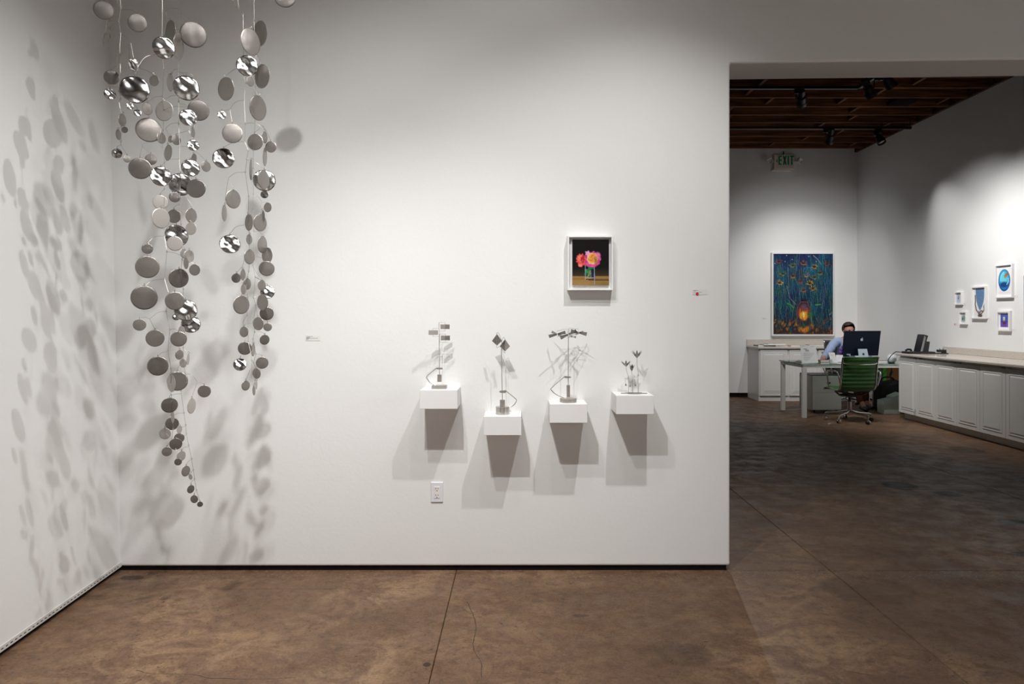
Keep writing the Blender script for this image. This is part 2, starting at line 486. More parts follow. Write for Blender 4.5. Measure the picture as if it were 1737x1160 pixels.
# black recessed base under it
bm = NB(); box(bm, (-2.3, WY+.012, 0), (XJ-.018, WY+WT-.012, .031)); struct('baseboard_center', bm, BLACKBASE)
bm = NB(); box(bm, (OX+.02, WY+.012, 0), (RX, WY+WT-.012, .032)); struct('baseboard_center_right', bm, BLACKBASE)
# left wall, leaning a little
def lw(Y, z, off): return (leftx(Y, z)+off, Y, z)
bm = NB(); hexa(bm, [lw(-4, .05, -.15), lw(-4, .05, 0), lw(WY+.01, .05, 0), lw(WY+.01, .05, -.15), lw(-4, 4.5, -.15), lw(-4, 4.5, 0), lw(WY+.01, 4.5, 0), lw(WY+.01, 4.5, -.15)])
struct('wall_left', bm, WALL)
bm = NB(); hexa(bm, [lw(-4, 0, -.15), lw(-4, 0, -.02), lw(WY, 0, -.02), lw(WY, 0, -.15), lw(-4, .05, -.15), lw(-4, .05, -.02), lw(WY, .05, -.02), lw(WY, .05, -.15)])
struct('baseboard_left', bm, BLACKBASE)
bm = NB(); hexa(bm, [lw(-4, .026, -.012), lw(-4, .026, .004), lw(WY, .026, .004), lw(WY, .026, -.012), lw(-4, .05, -.012), lw(-4, .05, .004), lw(WY, .05, .004), lw(WY, .05, -.012)])
strip = struct('trim_1', bm, mat('painted_strip', (.62, .60, .57, 1), .5, noise=.06))
bm = NB(); Y = 2.2
while Y < 3.93:
    hexa(bm, [lw(Y, .0355, .002), lw(Y, .0355, .0048), lw(Y+.014, .0355, .0048), lw(Y+.014, .0355, .002), lw(Y, .039, .002), lw(Y, .039, .0048), lw(Y+.014, .039, .0048), lw(Y+.014, .039, .002)]); Y += .030
so = obj('slots', bm, BLACKBASE, strip); so['kind'] = 'stuff'
# right, far, back walls
bm = NB(); box(bm, (RX, -4.1, .03), (RX+.15, FY+.1, 4.6)); struct('wall_right', bm, WALL)
bm = NB(); box(bm, (-3.4, FY, .075), (RX+.1, FY+.15, 4.6)); struct('wall_far', bm, WALL)
bm = NB(); box(bm, (-3.3, FY+.02, 0), (RX, FY+.1, .075)); struct('baseboard_far', bm, BLACKBASE)
bm = NB(); box(bm, (RX+.02, -4, 0), (RX+.1, FY, .03)); struct('baseboard_right', bm, BLACKBASE)
bm = NB(); box(bm, (-3.45, WY+WT-.02, 0), (-3.3, FY+.1, 4.6)); struct('wall_far_left', bm, WALL)
bm = NB(); box(bm, (-2.2, -4.2, 0), (RX+.1, -4.05, 4.6)); struct('wall_back', bm, WALL)
# ceiling: deck and joists
bm = NB(); box(bm, (-3.5, -4.2, CZ+.235), (RX+.1, FY+.1, CZ+.26)); ceiling = struct('ceiling', bm, WOODD)
y = 12.10; jys = []
jm = None
while y > 4.5:
    if jm is None:
        bm = NB(); box(bm, (-3.3, -.02, 0), (RX-.002, .02, .235)); j = obj('joist', bm, WOOD, ceiling); jm = j.data
    else: j = link('joist', jm, None, ceiling)
    j.location = (0, y, CZ); jys.append(y); y -= .40
rnd = random.Random(3); bmesh_block = None
for k, y in enumerate(jys[:-1]):
    for bx in ([1.7, 3.2, 4.35, 5.6] if k % 3 == 0 else [2.9, 4.9]) :
        bx += rnd.uniform(-.25, .25)
        if bmesh_block is None:
            bm = NB(); box(bm, (-.02, -.2, 0), (.02, .2, .2)); b_ = obj('blocking', bm, WOOD, ceiling); bmesh_block = b_.data
        else: b_ = link('blocking', bmesh_block, None, ceiling)
        b_.location = (bx, y-.21, CZ+.03)
bm = NB(); box(bm, (RX-.045, 4.3, CZ-.001), (RX-.001, FY-.001, CZ+.235)); obj('ledger_board', bm, WOODD, ceiling)
bm = NB()
for yy in np.arange(-3.9, 3.9, .42): box(bm, (-2.6, yy-.02, CZ), (RX, yy+.02, CZ+.235))
o = obj('front_joists', bm, WOOD, ceiling); o['kind'] = 'stuff'
# ================================================================== TRACK LIGHTING
def spot(lens, aim, watts, cone, blend, tint, parent):
    ld = bpy.data.lights.new('spot_lamp', 'SPOT'); ld.energy = watts; ld.color = tint; ld.spot_size = R(cone); ld.spot_blend = blend; ld.shadow_soft_size = .028
    lo = bpy.data.objects.new('spot_lamp', ld); COL.objects.link(lo)
    d = Vector(aim) - Vector(lens); lo.rotation_euler = d.to_track_quat('-Z', 'Y').to_euler()
    lo.parent = parent; lo.location = Vector(lens) + d.normalized()*.012 - wloc(parent)
def track_light(lens, aim, watts, cone, blend, tint, label, trackz):
    lens = Vector(lens); d = (Vector(aim)-lens).normalized()
    up = lens - d*.09
    ax, ay = up.x, up.y
    for kind_, v_, r0, r1 in TRK:
        if kind_ == 'x' and abs(ay-v_) < .16 and r0 <= ax <= r1: ay = v_
        if kind_ == 'y' and abs(ax-v_) < .16 and r0 <= ay <= r1: ax = v_
    t = thing('track_spotlight', label, 'spotlight', (ax, ay, trackz), group=None)
    bm = NB(); lathe(bm, [(.022, -.235), (.040, -.225), (.044, -.16), (.030, -.15), (.030, -.13), (.050, -.12), (.056, -.05), (.062, -.045), (.062, 0), (.056, 0), (.050, -.03), (.0, -.035)], 20, lens, d)
    h = obj('lamp_housing', bm, BLACK, t, True)
    bm = NB(); lathe(bm, [(.0, -.034), (.045, -.034), (.047, -.026), (.0, -.022)], 16, lens, d)
    obj('lens', bm, mat('lamp_lens', (.3, .3, .3, 1), .2, emit=((1, .9, .75, 1), .03)), h, True)
    s = d.cross(Vector((0, 0, 1))).normalized()
    bm = NB(); top = Vector((ax, ay, trackz-.05))
    tube(bm, [up + s*.060, up + s*.062 + Vector((0, 0, .07)), top + s*.03, top, top - s*.03, up - s*.062 + Vector((0, 0, .07)), up - s*.060], .006, 5)
    obj('yoke', bm, BLACK, t, True)
    bm = NB(); box(bm, (ax-.05, ay-.016, trackz-.055), (ax+.05, ay+.016, trackz+.0003), .004); obj('adapter', bm, BLACK, t, True)
    spot(lens, aim, watts, cone, blend, tint, t)
    return t
def track(label, pts, z):
    t = thing('lighting_track', label, 'lighting track', (pts[0][0], pts[0][1], z))
    for (a, b_) in zip(pts, pts[1:]):
        a, b_ = Vector((*a, 0)), Vector((*b_, 0)); d = (b_-a).normalized(); s = Vector((-d.y, d.x, 0))*.018
        a -= d*.018; b_ += d*.018
        bm = NB(); hexa(bm, [tuple(p + Vector((0, 0, z+h))) for h in (0, .035) for p in (a-s, b_-s, b_+s, a+s)])
        obj('rail', bm, BLACK, t, True)
    for (x, y) in pts[:1] + pts[-1:]:
        bm = NB(); cyl(bm, (x, y, z+.035), (x, y, CZ+.02), .006, 8); obj('hanger', bm, BLACK, t, True)
    return t
TZ = 4.17
TRK = [('x', 8.57, .9, 4.2), ('y', 4.12, 6.8, 8.5), ('x', 10.40, 3.0, 5.8), ('x', 2.32, -1.3, 1.6), ('x', 1.90, -1.3, 1.6), ('x', 1.58, -1.3, 1.6), ('x', -1.15, -1.7, 2.9)]
far_l = ['black track spotlight on the near track, left of the ceiling vent', 'black track spotlight where the near track turns toward the doorway', 'rightmost black track spotlight on the near track beside the turned rail',
         'black track spotlight on the distant track above the large painting', 'rightmost black track spotlight on the distant track by the right wall', 'black track spotlight on the near track hidden behind the middle wall', 'added unseen spotlight brightening the desk from behind the middle wall']
for a, lb in zip(FAR_SPOTS, far_l): track_light(*a, lb, TZ)
front_l = ['black track spotlight above and in front of the wall shelves', 'black track spotlight above the right hand shelves', 'black track spotlight above the leftmost shelf',
           'black track spotlight aimed at the hanging mobile', 'black track spotlight aimed at the left wall behind the mobile', 'black track spotlight aimed at the foot of the left wall']
for a, lb in zip(FRONT_SPOTS, front_l): track_light(*a, lb, TZ)
for a, lb in zip(FILL_SPOTS, ['added unseen fill spotlight near the back left corner', 'added unseen fill spotlight aimed at the right wall of the front room', 'added unseen fill spotlight aimed at the floor near the back wall']): track_light(*a, lb, TZ)
track('long black lighting track near the doorway that turns toward the viewer', [(1.0, 8.57), (4.12, 8.57), (4.12, 6.9)], TZ)
track('straight black lighting track further back across the beams', [(3.0, 10.40), (5.75, 10.40)], TZ)
track('black lighting track nearest the middle wall in the front gallery', [(-1.2, 2.32), (1.5, 2.32)], TZ)
track('black lighting track second from the middle wall in the front gallery', [(-1.2, 1.90), (1.5, 1.90)], TZ)
track('black lighting track third from the middle wall in the front gallery', [(-1.2, 1.58), (1.5, 1.58)], TZ)
track('added unseen lighting track carrying the fill spotlights in the front gallery', [(-1.6, -1.15), (2.8, -1.15)], TZ)
# ceiling vent
v = thing('ceiling_vent', 'dark rectangular air vent boxed in between the wooden beams', 'vent', (5.165, 9.35, CZ+.0))
bm = NB(); box(bm, (-.15, -.0, 0), (.15, .30, .05), .004); obj('vent_box', bm, BLACKBASE, v)
for k in range(6):
    bm = NB(); box(bm, (-.13, .0+k*.052, -.006), (.13, .03+k*.052, .002)); obj('slat', bm, BLACKBASE, v)
# ================================================================== HANGING MOBILE
STR_Y = {1: 3.12, 2: 2.98, 3: 3.22, 4: 3.05, 5: 3.26}
def my(px, py, s):
    return STR_Y[s] + 0.05*math.sin(px*.045 + s) + 0.04*math.sin(py*.013 + 2*s)
mob = thing('hanging_mobile', 'tall hanging mobile of many round steel discs on fine wires in the left corner', 'mobile', (-1.25, 3.12, CZ))
# prototype discs (radius 1, facing Y)
def disc_mesh(name, m, crumple=0.0, seed=0, dish=0.03):
    rr = random.Random(seed); bm = NB(); n, rings = (40, 9) if crumple else (32, 5)
    ph = [(rr.uniform(0, math.pi), rr.uniform(1.6, 5.0), rr.uniform(0, 6.28), rr.uniform(.5, 1)) for _ in range(5)]
    def h(x, z):
        v = dish*(x*x+z*z)
        for a, f, p, g in ph: v += crumple*g*math.sin(f*(x*math.cos(a)+z*math.sin(a))*1.6 + p)/f
        return v
    for sgn, th in ((1, .006), (-1, -.006)):
        c = bm.verts.new((0, h(0, 0)-th, 0)); prev = None
        for k in range(1, rings+1):
            r = k/rings; cur = []
            for i in range(n):
                t = 2*math.pi*i/n; x, z = r*math.cos(t), r*math.sin(t); cur.append(bm.verts.new((x, h(x, z)-th, z)))
            for i in range(n):
                j = (i+1) % n
                if prev is None: bm.faces.new((c, cur[i], cur[j]))
                else: bm.faces.new((prev[i], cur[i], cur[j], prev[j]))
            prev = cur
        if sgn == 1: rim = prev
    for i in range(n):
        j = (i+1) % n; bm.faces.new((rim[i], rim[j], prev[j], prev[i]))
    bmesh.ops.recalc_face_normals(bm, faces=bm.faces)
    bm.normal_update(); me = bpy.data.meshes.new(name); bm.to_mesh(me); bm.free()
    for p in me.polygons: p.use_smooth = len(p.vertices) == 3 or abs(p.normal.y) > .3
    me.materials.append(m); return me
DM = {'n': [disc_mesh('disc', DISC, .014, k, .05) for k in range(4)], 'd': [disc_mesh('disc', DISCD, .014, 10+k, .05) for k in range(4)],
      'l': [disc_mesh('disc', DISCL, .004, 20+k) for k in range(3)], 'b': [disc_mesh('disc', DISCB, .085, 30+k, .05) for k in range(6)]}
bm = NB(); ring(bm, (0, 0, 0), .0042, .0009, 8, 4, (1, 0, 0)); me_ring = bpy.data.meshes.new('ring'); bm.to_mesh(me_ring); bm.free(); me_ring.materials.append(WIRE)
# cx, cy, w, h, strand, surface, lean
DISCS = [
(175.7,17,31,31,1,'d'),(203.8,2,10,14,1,'n'),(233,38.8,30,30,1,'d'),(177.6,69,3.5,21,1,'n'),(186.2,58,2,17,1,'n'),(203.8,108.6,8,32,1,'n'),(218,90.5,1.7,20,1,'n'),
(227,110.3,8,20,1,'b',12),(189,131,24,24,1,'d'),(186.5,159.5,19,18,1,'b'),(228,151.7,47,40.5,2,'b'),(209,156,14,15,1,'b'),(220.3,179.7,12,10.7,2,'b'),(233,191.4,12,11,2,'b'),
(261.2,136.6,15,19.3,2,'n'),(278,81,33,36.5,2,'b'),(288,55,16,41,3,'n',8),(303.8,79.3,16,44,3,'n',5),(328,58.6,42,42.7,3,'d'),(289.7,140,10,30,3,'n'),(316,149,42,39,3,'b'),
(250,184.8,16,20.3,2,'n'),(278.4,188,27,34.5,2,'l'),(319.5,199.3,29.5,28.5,3,'b'),(336.7,187.2,34,34.5,3,'d'),(208,203.6,12,21,1,'n'),(211.4,220.3,10,10.7,1,'n'),
(201.4,228.6,8.3,18,1,'n',-6),(198.3,260,16.4,15.5,1,'b'),(215.5,269.7,11.3,12,1,'n'),(252.2,220.3,40.5,40,2,'n'),(273.8,234,14,19.3,2,'n'),(289.3,235.9,8,12,3,'n'),
(299.3,237.6,14.3,16.7,3,'d'),(284.5,259,12,27,3,'n'),(327.6,224.7,6.6,19,3,'n'),(328,246.2,19.5,18.6,3,'b'),(349.7,282.4,14.8,18,3,'n'),(328.6,269.5,8.6,18,3,'n'),
(323.3,284.5,28.4,29.6,3,'b'),(237.6,285.5,34.5,36,2,'d'),(255.9,270.3,18,18.6,2,'d'),(273,298.8,34.5,32.8,2,'b'),(306.6,312.6,38.8,38.8,3,'b'),(332.4,319.5,30,32,3,'d'),
(296.2,334,18,17.2,3,'d'),(272,342.8,24,22.4,2,'l'),(273.3,370,27.6,34.5,2,'l'),(294.8,366.6,21.5,23.3,3,'d'),(324.8,365.7,17.6,25,3,'n'),(323.6,387.6,17,22,3,'l'),
(299.7,399.7,37,38,3,'b'),(296.5,413,25,23,2,'l'),(250,421.7,17.6,17.2,2,'d'),(250,452.8,37.6,34,2,'n'),(303.4,471.7,31,32.8,3,'d'),(330,457.6,17.2,19.8,3,'n'),
(320.7,434.7,16.4,21.5,3,'l'),(315,446.7,7.8,19,3,'n'),(312,430,11,16,3,'l'),(244.8,504.5,41.4,38,2,'d'),(296.5,510.2,31,30.7,2,'n'),(315,525.7,37,36,3,'b'),
(324,549,31,30,3,'b'),(299,537,13,12,3,'b'),(236.7,550.7,20.3,18.6,2,'n'),(263,573.6,28.4,29,2,'n'),(303,574.8,25,26,2,'n'),(308,561,10,16,3,'l'),(304.5,601.7,13,16.4,2,'n'),
(267.6,620.7,32.8,31.7,2,'d'),(319.3,609.3,4.7,19.3,3,'l'),(310.3,616,11,15,3,'l'),(301,646.4,32.8,32,3,'n'),(290.2,650,13,29.5,2,'l'),(346.5,663.6,20.7,21,3,'n'),
(287.6,687.2,26,23.3,2,'d'),(325.2,688.4,13.3,26,3,'l'),(292.4,706.5,5.5,22.4,2,'l'),(291.7,718.6,21.4,21.4,3,'d'),(279.8,735.5,18.4,19.3,2,'l'),(304.5,728.3,8.6,13,3,'l'),
(304,742.8,16.4,15.2,3,'n'),(298.3,753,20,17.8,2,'d'),(283,765.9,16,16,2,'n'),(307.4,773.4,14,17.5,3,'l'),(302,783.4,12,11.7,2,'d'),(315.5,799,13.5,18,3,'n'),
(323,808.6,6.2,10,3,'l'),(323.8,829.7,11.4,13.8,3,'d'),(329.3,846.6,12,13.4,3,'d'),(339.3,855.3,9.3,9.3,3,'d'),
(483,-6,36,26,5,'d'),(401,3,11,20,4,'n'),(439.8,57,24,43,5,'n',5),(426,71,31,44,4,'n',-6),(419,111.2,31,35,4,'b'),(435.5,105,8,19,5,'l'),(443.8,129.3,24,40,5,'n',4),
(424.8,138.3,11.7,16.4,4,'n'),(382.6,150.5,25.5,39,4,'n',4),(438.3,183.3,27.5,42,5,'n'),(376.2,195,14,13.8,4,'b'),(394,226,32,33,4,'n'),(432.6,240.7,25,28,5,'n'),
(449.5,232.8,9,20,5,'n'),(459.5,249,18,19.3,5,'n'),(450.3,266,6.6,32,5,'n'),(378.8,268.3,35.3,33.6,4,'b'),(426.7,288.4,5.5,34.5,5,'n'),(448.3,305.7,37,34.5,5,'b'),
(447.8,304.5,19,33,4,'n'),(448.6,329.8,10,13,5,'b'),(396,337.6,24,32,4,'n'),(453.8,351.7,12.5,16.4,5,'n'),(381.4,361.4,8,28.4,4,'n'),(421.5,377,13,28.4,4,'n'),
(441.7,377.8,21.5,29,5,'n'),(446,367,5,20,4,'d'),(423,405.9,9.8,17.2,4,'n'),(390,413.6,33.6,32,4,'b'),(445.7,414.8,15.5,29,5,'n'),(452.6,433,17.2,27,5,'n'),
(423.6,435.5,17.2,25.5,4,'n'),(452.4,455.3,25.5,25,5,'n'),(400.7,471.4,14.8,16.7,4,'d'),(412,466,9,19,4,'l'),(419.7,481.6,12.4,19.8,5,'n'),(412.8,490.7,8.6,17.2,4,'l'),
(444.3,483.8,13,19,5,'n'),(453.8,495,22.8,23.3,5,'b'),(409.8,517,26,31.5,4,'n'),(444.8,512.8,17.8,27.6,5,'n'),(452.4,531.7,22.8,22,5,'d'),(437.6,549,17.2,22.4,5,'n'),
(454,554.7,13.8,14,5,'n'),(413.6,562.8,14.2,18,4,'n'),(449,576.2,15.9,17.2,5,'d'),(415.3,590.7,21.5,22.4,4,'d'),(430,593.8,6.4,21.5,5,'n'),(407.2,618,22,20.3,4,'b'),
(444.7,615.3,20.3,20,5,'n'),(434.8,633.4,13.4,17.8,5,'n'),(417,654,13.3,17,4,'n'),(430.5,662.4,5,16.4,5,'l'),(435,653,3.5,15,5,'l')]
rd = random.Random(11)
placed = []
for k, D in enumerate(DISCS):
    cx, cy, w_, h_, s, kind = D[:6]; lean = D[6] if len(D) > 6 else 0
    Yd = my(cx, cy, s)
    big = max(w_, h_)
    for (qx, qy, qY, qb) in placed:                      # keep discs that overlap in view apart in depth
        if math.hypot(qx-cx, qy-cy) < (qb+big)/2 and abs(qY-Yd) < .03: Yd = qY - .035 if Yd < qY else qY + .035
    placed.append((cx, cy, Yd, big))
    me = DM[kind][k % len(DM[kind])]
    r = big/2/F*Yd
    o = link('disc', me, None, mob)
    p_ = P(cx, cy, Yd); yaw0 = math.atan2(-p_.x, p_.y)
    if kind == 'b':
        lp = Vector(FRONT_SPOTS[(0, 3, 0, 1)[k % 4]][0])
        n_ = ((cam.location - p_).normalized() + (lp - p_).normalized()*.50 + Vector((rd.uniform(-.15, .15), 0, rd.uniform(-.12, .12)))).normalized()
        o.rotation_euler = n_.to_track_quat('-Y', 'Z').to_euler()
    else:
        ac = math.acos(max(.03, min(1, w_/big)))
        o.rotation_euler = (rd.uniform(-.02, .06) + max(0, p_.z-2.1)*.15, R(lean), yaw0 + (ac*(1 if k % 2 else -1) if ac > .3 else rd.uniform(-.15, .1)))
    o.scale = (r, r, r)
    o.location = P(cx, cy, Yd) - wloc(mob)
    q = link('ring', me_ring, None, o)
    q.location = (0, 0, 1+.004/r); q.scale = (1/r,)*3
# strands and arms
def px3(pts, s, shift=0):
    return [P(x, y, my(x, y, s)) for x, y in pts]
STRANDS = [
(1, [(203,-20),(205,14),(201.5,36),(205,56),(203,84),(204,92),(204,124),(201,148),(205,167),(202,173),(204,186),(207,194),(206,215),(205,240),(205,246)]),
(2, [(275,-20),(275.5,18),(275,62),(275,97),(278,116),(275.5,163),(278,186),(277,220),(276,250),(280,285),(279,320),(279,350),(279,400),(283,427),(279,473),(286,497),(282,528),(288,559),(285,595),(290,625),(290,650),(290,670),(291,680),(291,706),(294,727),(291,745),(300,765)]),
(3, [(305,-20),(302,50),(302,100),(303,125),(303,172),(303,210),(305,250),(304,270),(306,292),(305,335),(305,347),(307,380),(309,410),(309,440),(307,460),(311,490),(311,510),(310,560),(311,590),(311,612),(314,632),(317,648),(307,663),(312,700),(315,721),(316,735),(320,755),(325,778),(328,797),(330,812),(333,831),(339,850)]),
(4, [(401,-20),(405,14),(412,24),(413,60),(413,95),(413,127),(416,141),(414,170),(416,210),(415,240),(421,255),(419,270),(416,292),(422,333),(421,365),(422,391),(424,397),(423,415),(423,445),(422,460),(419,472),(418,483),(420,505),(419,535),(421,560),(421,580),(426,600),(427,612),(427,640)]),
(5, [(431,-20),(431,35),(432,60),(433,90),(433,118),(433,195),(432,225),(430,255),(430,285),(430,330),(429,355),(431,392),(431,433),(429,450),(433,470),(430,505),(434,518),(430,545),(432,563),(429,575),(430,583),(434,600),(430,615),(434,625),(432,650),(430,656)])]
WR = .00075
for s, pts in STRANDS:
    bm = NB(); q = px3(pts, s); tube(bm, q, WR, 5)
    for p in q[1:-1]: ring(bm, p, .0035, WR*.9, 7, 4, (0, 1, 0))
    obj('wire_strand', bm, WIRE, mob, True)
ARMS = [
(1, [(205,17),(222,17),(234,24)]),(1, [(201.5,37),(190,35.5),(181,37)]),(1, [(181,37),(178,58)]),(1, [(201.5,37),(194,40),(186,48)]),(1, [(206,58),(218,66),(222,73)]),(1, [(222,73),(227,100)]),
(1, [(222,73),(218,79)]),(1, [(205,148),(187,147),(186.5,150)]),(1, [(204,118),(196,112),(189,119)]),(1, [(205,246),(200,248),(198.5,252)]),(1, [(205,246),(215.5,263)]),
(2, [(275,92),(260,93),(245,98),(233,115)]),(2, [(233,115),(247,119),(261,126)]),(2, [(233,115),(228,130)]),(2, [(275.5,163),(262,165),(251,174)]),(2, [(220,170),(220,174)]),(2, [(226,172),(233,185)]),
(3, [(303,15),(290,14),(281,20),(286,34)]),(3, [(307,22),(327,37)]),(3, [(303,117),(296,118),(290,125)]),(3, [(303,120),(316,129)]),(3, [(303,124),(320,124),(329,130)]),(3, [(303,162),(290,163),(278,171)]),
(2, [(278,186),(295,181),(319,182)]),(3, [(303,176),(313,177),(320,184)]),(3, [(329,165),(336,170)]),(3, [(303,208),(290,210),(281,218)]),(3, [(281,218),(286,230),(284.5,246)]),(3, [(320,213),(320,221),(299,227),(299,229)]),
(3, [(320,221),(328,236)]),(3, [(330,212),(328,216)]),(2, [(252,240),(265,239),(276,239)]),(2, [(252,240),(241,247),(256,261)]),(2, [(241,247),(237,267)]),(2, [(280,285),(276,282),(273,282)]),
(3, [(304,270),(285,271),(274,281)]),(3, [(305,248),(318,249)]),(3, [(329,256),(340,263),(350,274)]),(3, [(329,256),(328,260)]),(3, [(305,335),(316,336),(324,346),(325,353)]),(3, [(305,347),(298,349),(293,356)]),
(2, [(279,320),(272,328),(272,332)]),(2, [(279,400),(262,402),(250,413)]),(2, [(249.5,430),(250,436)]),(2, [(283,427),(300,430),(318,441)]),(3, [(309,442),(322,444),(330,448)]),(2, [(279,473),(258,476),(245,486)]),
(2, [(282,528),(268,530),(254,541)]),(2, [(254,541),(245,538),(237,541)]),(2, [(254,541),(263,559)]),(2, [(288,559),(296,558),(303,562)]),(2, [(285,596),(275,598),(267,605)]),(3, [(311,590),(319,600)]),
(2, [(303,588),(304.5,594)]),(3, [(311,612),(302,623),(301,631)]),(3, [(314,634),(326,636),(334,647)]),(3, [(334,649),(341,649),(346.5,653)]),(3, [(334,649),(325,675)]),(2, [(290,670),(300,668),(307,668)]),
(3, [(311,701),(301,701),(295,705)]),(3, [(315,723),(308,724),(305,722)]),(3, [(316,738),(310,738),(305,736)]),(2, [(291,745),(283,757)]),(2, [(291,745),(282,735),(280,726)]),(3, [(320,758),(312,759),(307,765)]),
(3, [(325,779),(319,783),(315.5,790)]),(3, [(328,798),(324,800),(323,804)]),(3, [(330,813),(325,817),(324,822)]),(3, [(333,832),(330,836),(329,840)]),
(4, [(413,113),(395,119),(382.5,130)]),(4, [(416,141),(427,145),(437,160)]),(4, [(414,170),(400,173),(390,185)]),(4, [(390,186),(376,188)]),(4, [(390,186),(394,209)]),(4, [(416,209),(430,209),(442,215),(432,225)]),
(4, [(415,240),(395,242),(379,250)]),(4, [(419,270),(435,276),(447,287)]),(4, [(416,292),(400,293),(388,301)]),(4, [(388,302),(396,321)]),(4, [(388,302),(384,322),(381.4,347)]),(5, [(430,335),(438,334),(444,342)]),
(5, [(444,343),(454,343)]),(5, [(444,343),(440,362)]),(5, [(432,218),(445,213),(449,222)]),(5, [(445,213),(453,225),(459.5,239)]),(5, [(449.5,243),(450,249)]),(4, [(415,381),(400,385),(390,397)]),
(5, [(431,393),(440,393),(445.5,400)]),(5, [(431,436),(440,436),(452,442)]),(4, [(423,430),(416,437),(411,452)]),(4, [(411,452),(401,463)]),(4, [(411,452),(412,456)]),(5, [(429,450),(434,461),(444,473)]),
(5, [(433,470),(443,474)]),(5, [(433,470),(445,477),(453.8,483)]),(4, [(418,484),(413,482)]),(4, [(420,500),(412,501)]),(5, [(430,505),(437,502),(445,499)]),(5, [(434,518),(437,537)]),(4, [(419,535),(413,545),(413.6,553)]),
(5, [(430,548),(420,549),(413.6,553)]),(5, [(453,543),(454,547)]),(5, [(432,563),(443,563),(449,567)]),(5, [(434,601),(441,601),(444.7,605)]),(4, [(409,602),(407,608)]),(4, [(425,625),(417,645)])]
for s, pts in ARMS:
    bm = NB(); tube(bm, smooth_path(px3(pts, s), 4), WR*.85, 5); obj('wire_arm', bm, WIRE, mob, True)
# upper rigging above the strands, up to the ceiling hook
tops = {s: px3(pts[:1], s)[0] for s, pts in STRANDS}
H0 = Vector((-1.28, 3.12, CZ))
hubL = Vector((-1.62, 3.10, 3.35)); hubR = Vector((-1.14, 3.16, 3.40)); hub = Vector((-1.28, 3.12, 3.75))
for q in ([H0, hub], [hub, (hub+hubL)/2+Vector((0, 0, .12)), hubL], [hub, (hub+hubR)/2+Vector((0, 0, .1)), hubR],
          [hubL, (hubL+tops[1])/2+Vector((-.08, 0, .12)), tops[1]], [hubL, tops[2]], [hubL, (hubL+tops[3])/2+Vector((.05, 0, .1)), tops[3]],
          [hubR, (hubR+tops[4])/2+Vector((-.05, 0, .08)), tops[4]], [hubR, tops[5]], [hubR, hubR+Vector((.08, 0, -.05)), P(483, -18, my(483, -6, 5))]):
    bm = NB(); tube(bm, smooth_path(q, 5), .0010, 5); obj('wire_arm', bm, WIRE, mob, True)
bm = NB(); lathe(bm, [(.03, 0), (.03, -.012), (.012, -.03), (.0, -.035)], 12, H0); obj('ceiling_hook', bm, BLACK, mob, True)
# ================================================================== SHELVES AND TABLETOP SCULPTURES
SY = 3.76
def shelf(pxl, pyt, label):
    a = P(pxl, pyt, SY)
    bm = NB(); box(bm, (0, 0, -.1), (.2, WY-SY-.0005, 0), .0012, 1)
    o = obj('wall_shelf', bm, SHELFW); o.location = a
    return tag(o, label, 'shelf', 'white block shelves on the middle wall')
SH = [shelf(712, 661.7, 'white block shelf furthest left, above the wall outlet'), shelf(820.5, 706.3, 'lowest white block shelf, under the two diamond vanes'),
      shelf(932.5, 685.3, 'white block shelf under the bow tie vane sculpture, below the framed flowers'), shelf(1045.5, 670.8, 'white block shelf furthest right, holding the small metal flowers')]
def vane(bm, pts, th=.0012, nrm=Vector((0, -1, 0))):
    prism(bm, [Vector(p)-nrm*th/2 for p in pts], nrm*th)

def kinetic(label, shelf_o, Z, zx, zy, s, Yp):
    """zx,zy,s: zoomed crop origin and scale -> a local converter"""
    cx = None
    def C(x, y, dy=0.0): return P(zx + x/s, zy + y/s, Yp + dy)
    return C
def sculpt(name_label, origin):
    return thing('kinetic_sculpture', name_label, 'sculpture', origin, group='small kinetic sculptures on the wall shelves')

# --- 1: three square loops with folded rectangular vanes
Yp = 3.85
C = kinetic(None, None, 0, 690, 530, 7.25, Yp); b0 = C(402, 950); b0.z = SH[0].location.z
t = sculpt('kinetic sculpture with three rectangular vanes in square wire loops', b0)
bm = NB(); box(bm, (b0.x-.040, Yp-.028, b0.z), (b0.x+.040, Yp+.028, b0.z+.0175), .001, 1); obj('base', bm, STEEL, t, True)
arm = [C(404, 925), C(400, 905), C(340, 892), C(285, 860), C(255, 820), C(243, 797), C(262, 770), C(310, 728), C(362, 687)]
bm = NB(); tube(bm, [arm[0], arm[1]] + smooth_path(arm[1:6], 4) + arm[6:], .0024, 6); obj('support_arm', bm, STEEL, t, True)
bm = NB(); prism(bm, [C(352, 693, -.012), C(366, 680, -.012), C(432, 680, -.012), C(442, 697, -.012), C(418, 701, -.012), C(375, 699, -.012)], (0, .024, 0)); obj('cradle', bm, STEEL, t, True)
bm = NB(); cyl(bm, C(402, 851), C(402, 763), .0118, 20); w_ = obj('counterweight', bm, STEEL, t, True)
bm = NB(); cyl(bm, C(402, 763), C(399, 350), .0018, 8); cyl(bm, C(400, 352), C(396, 126), .0012, 6); obj('rod', bm, STEEL, t, True)
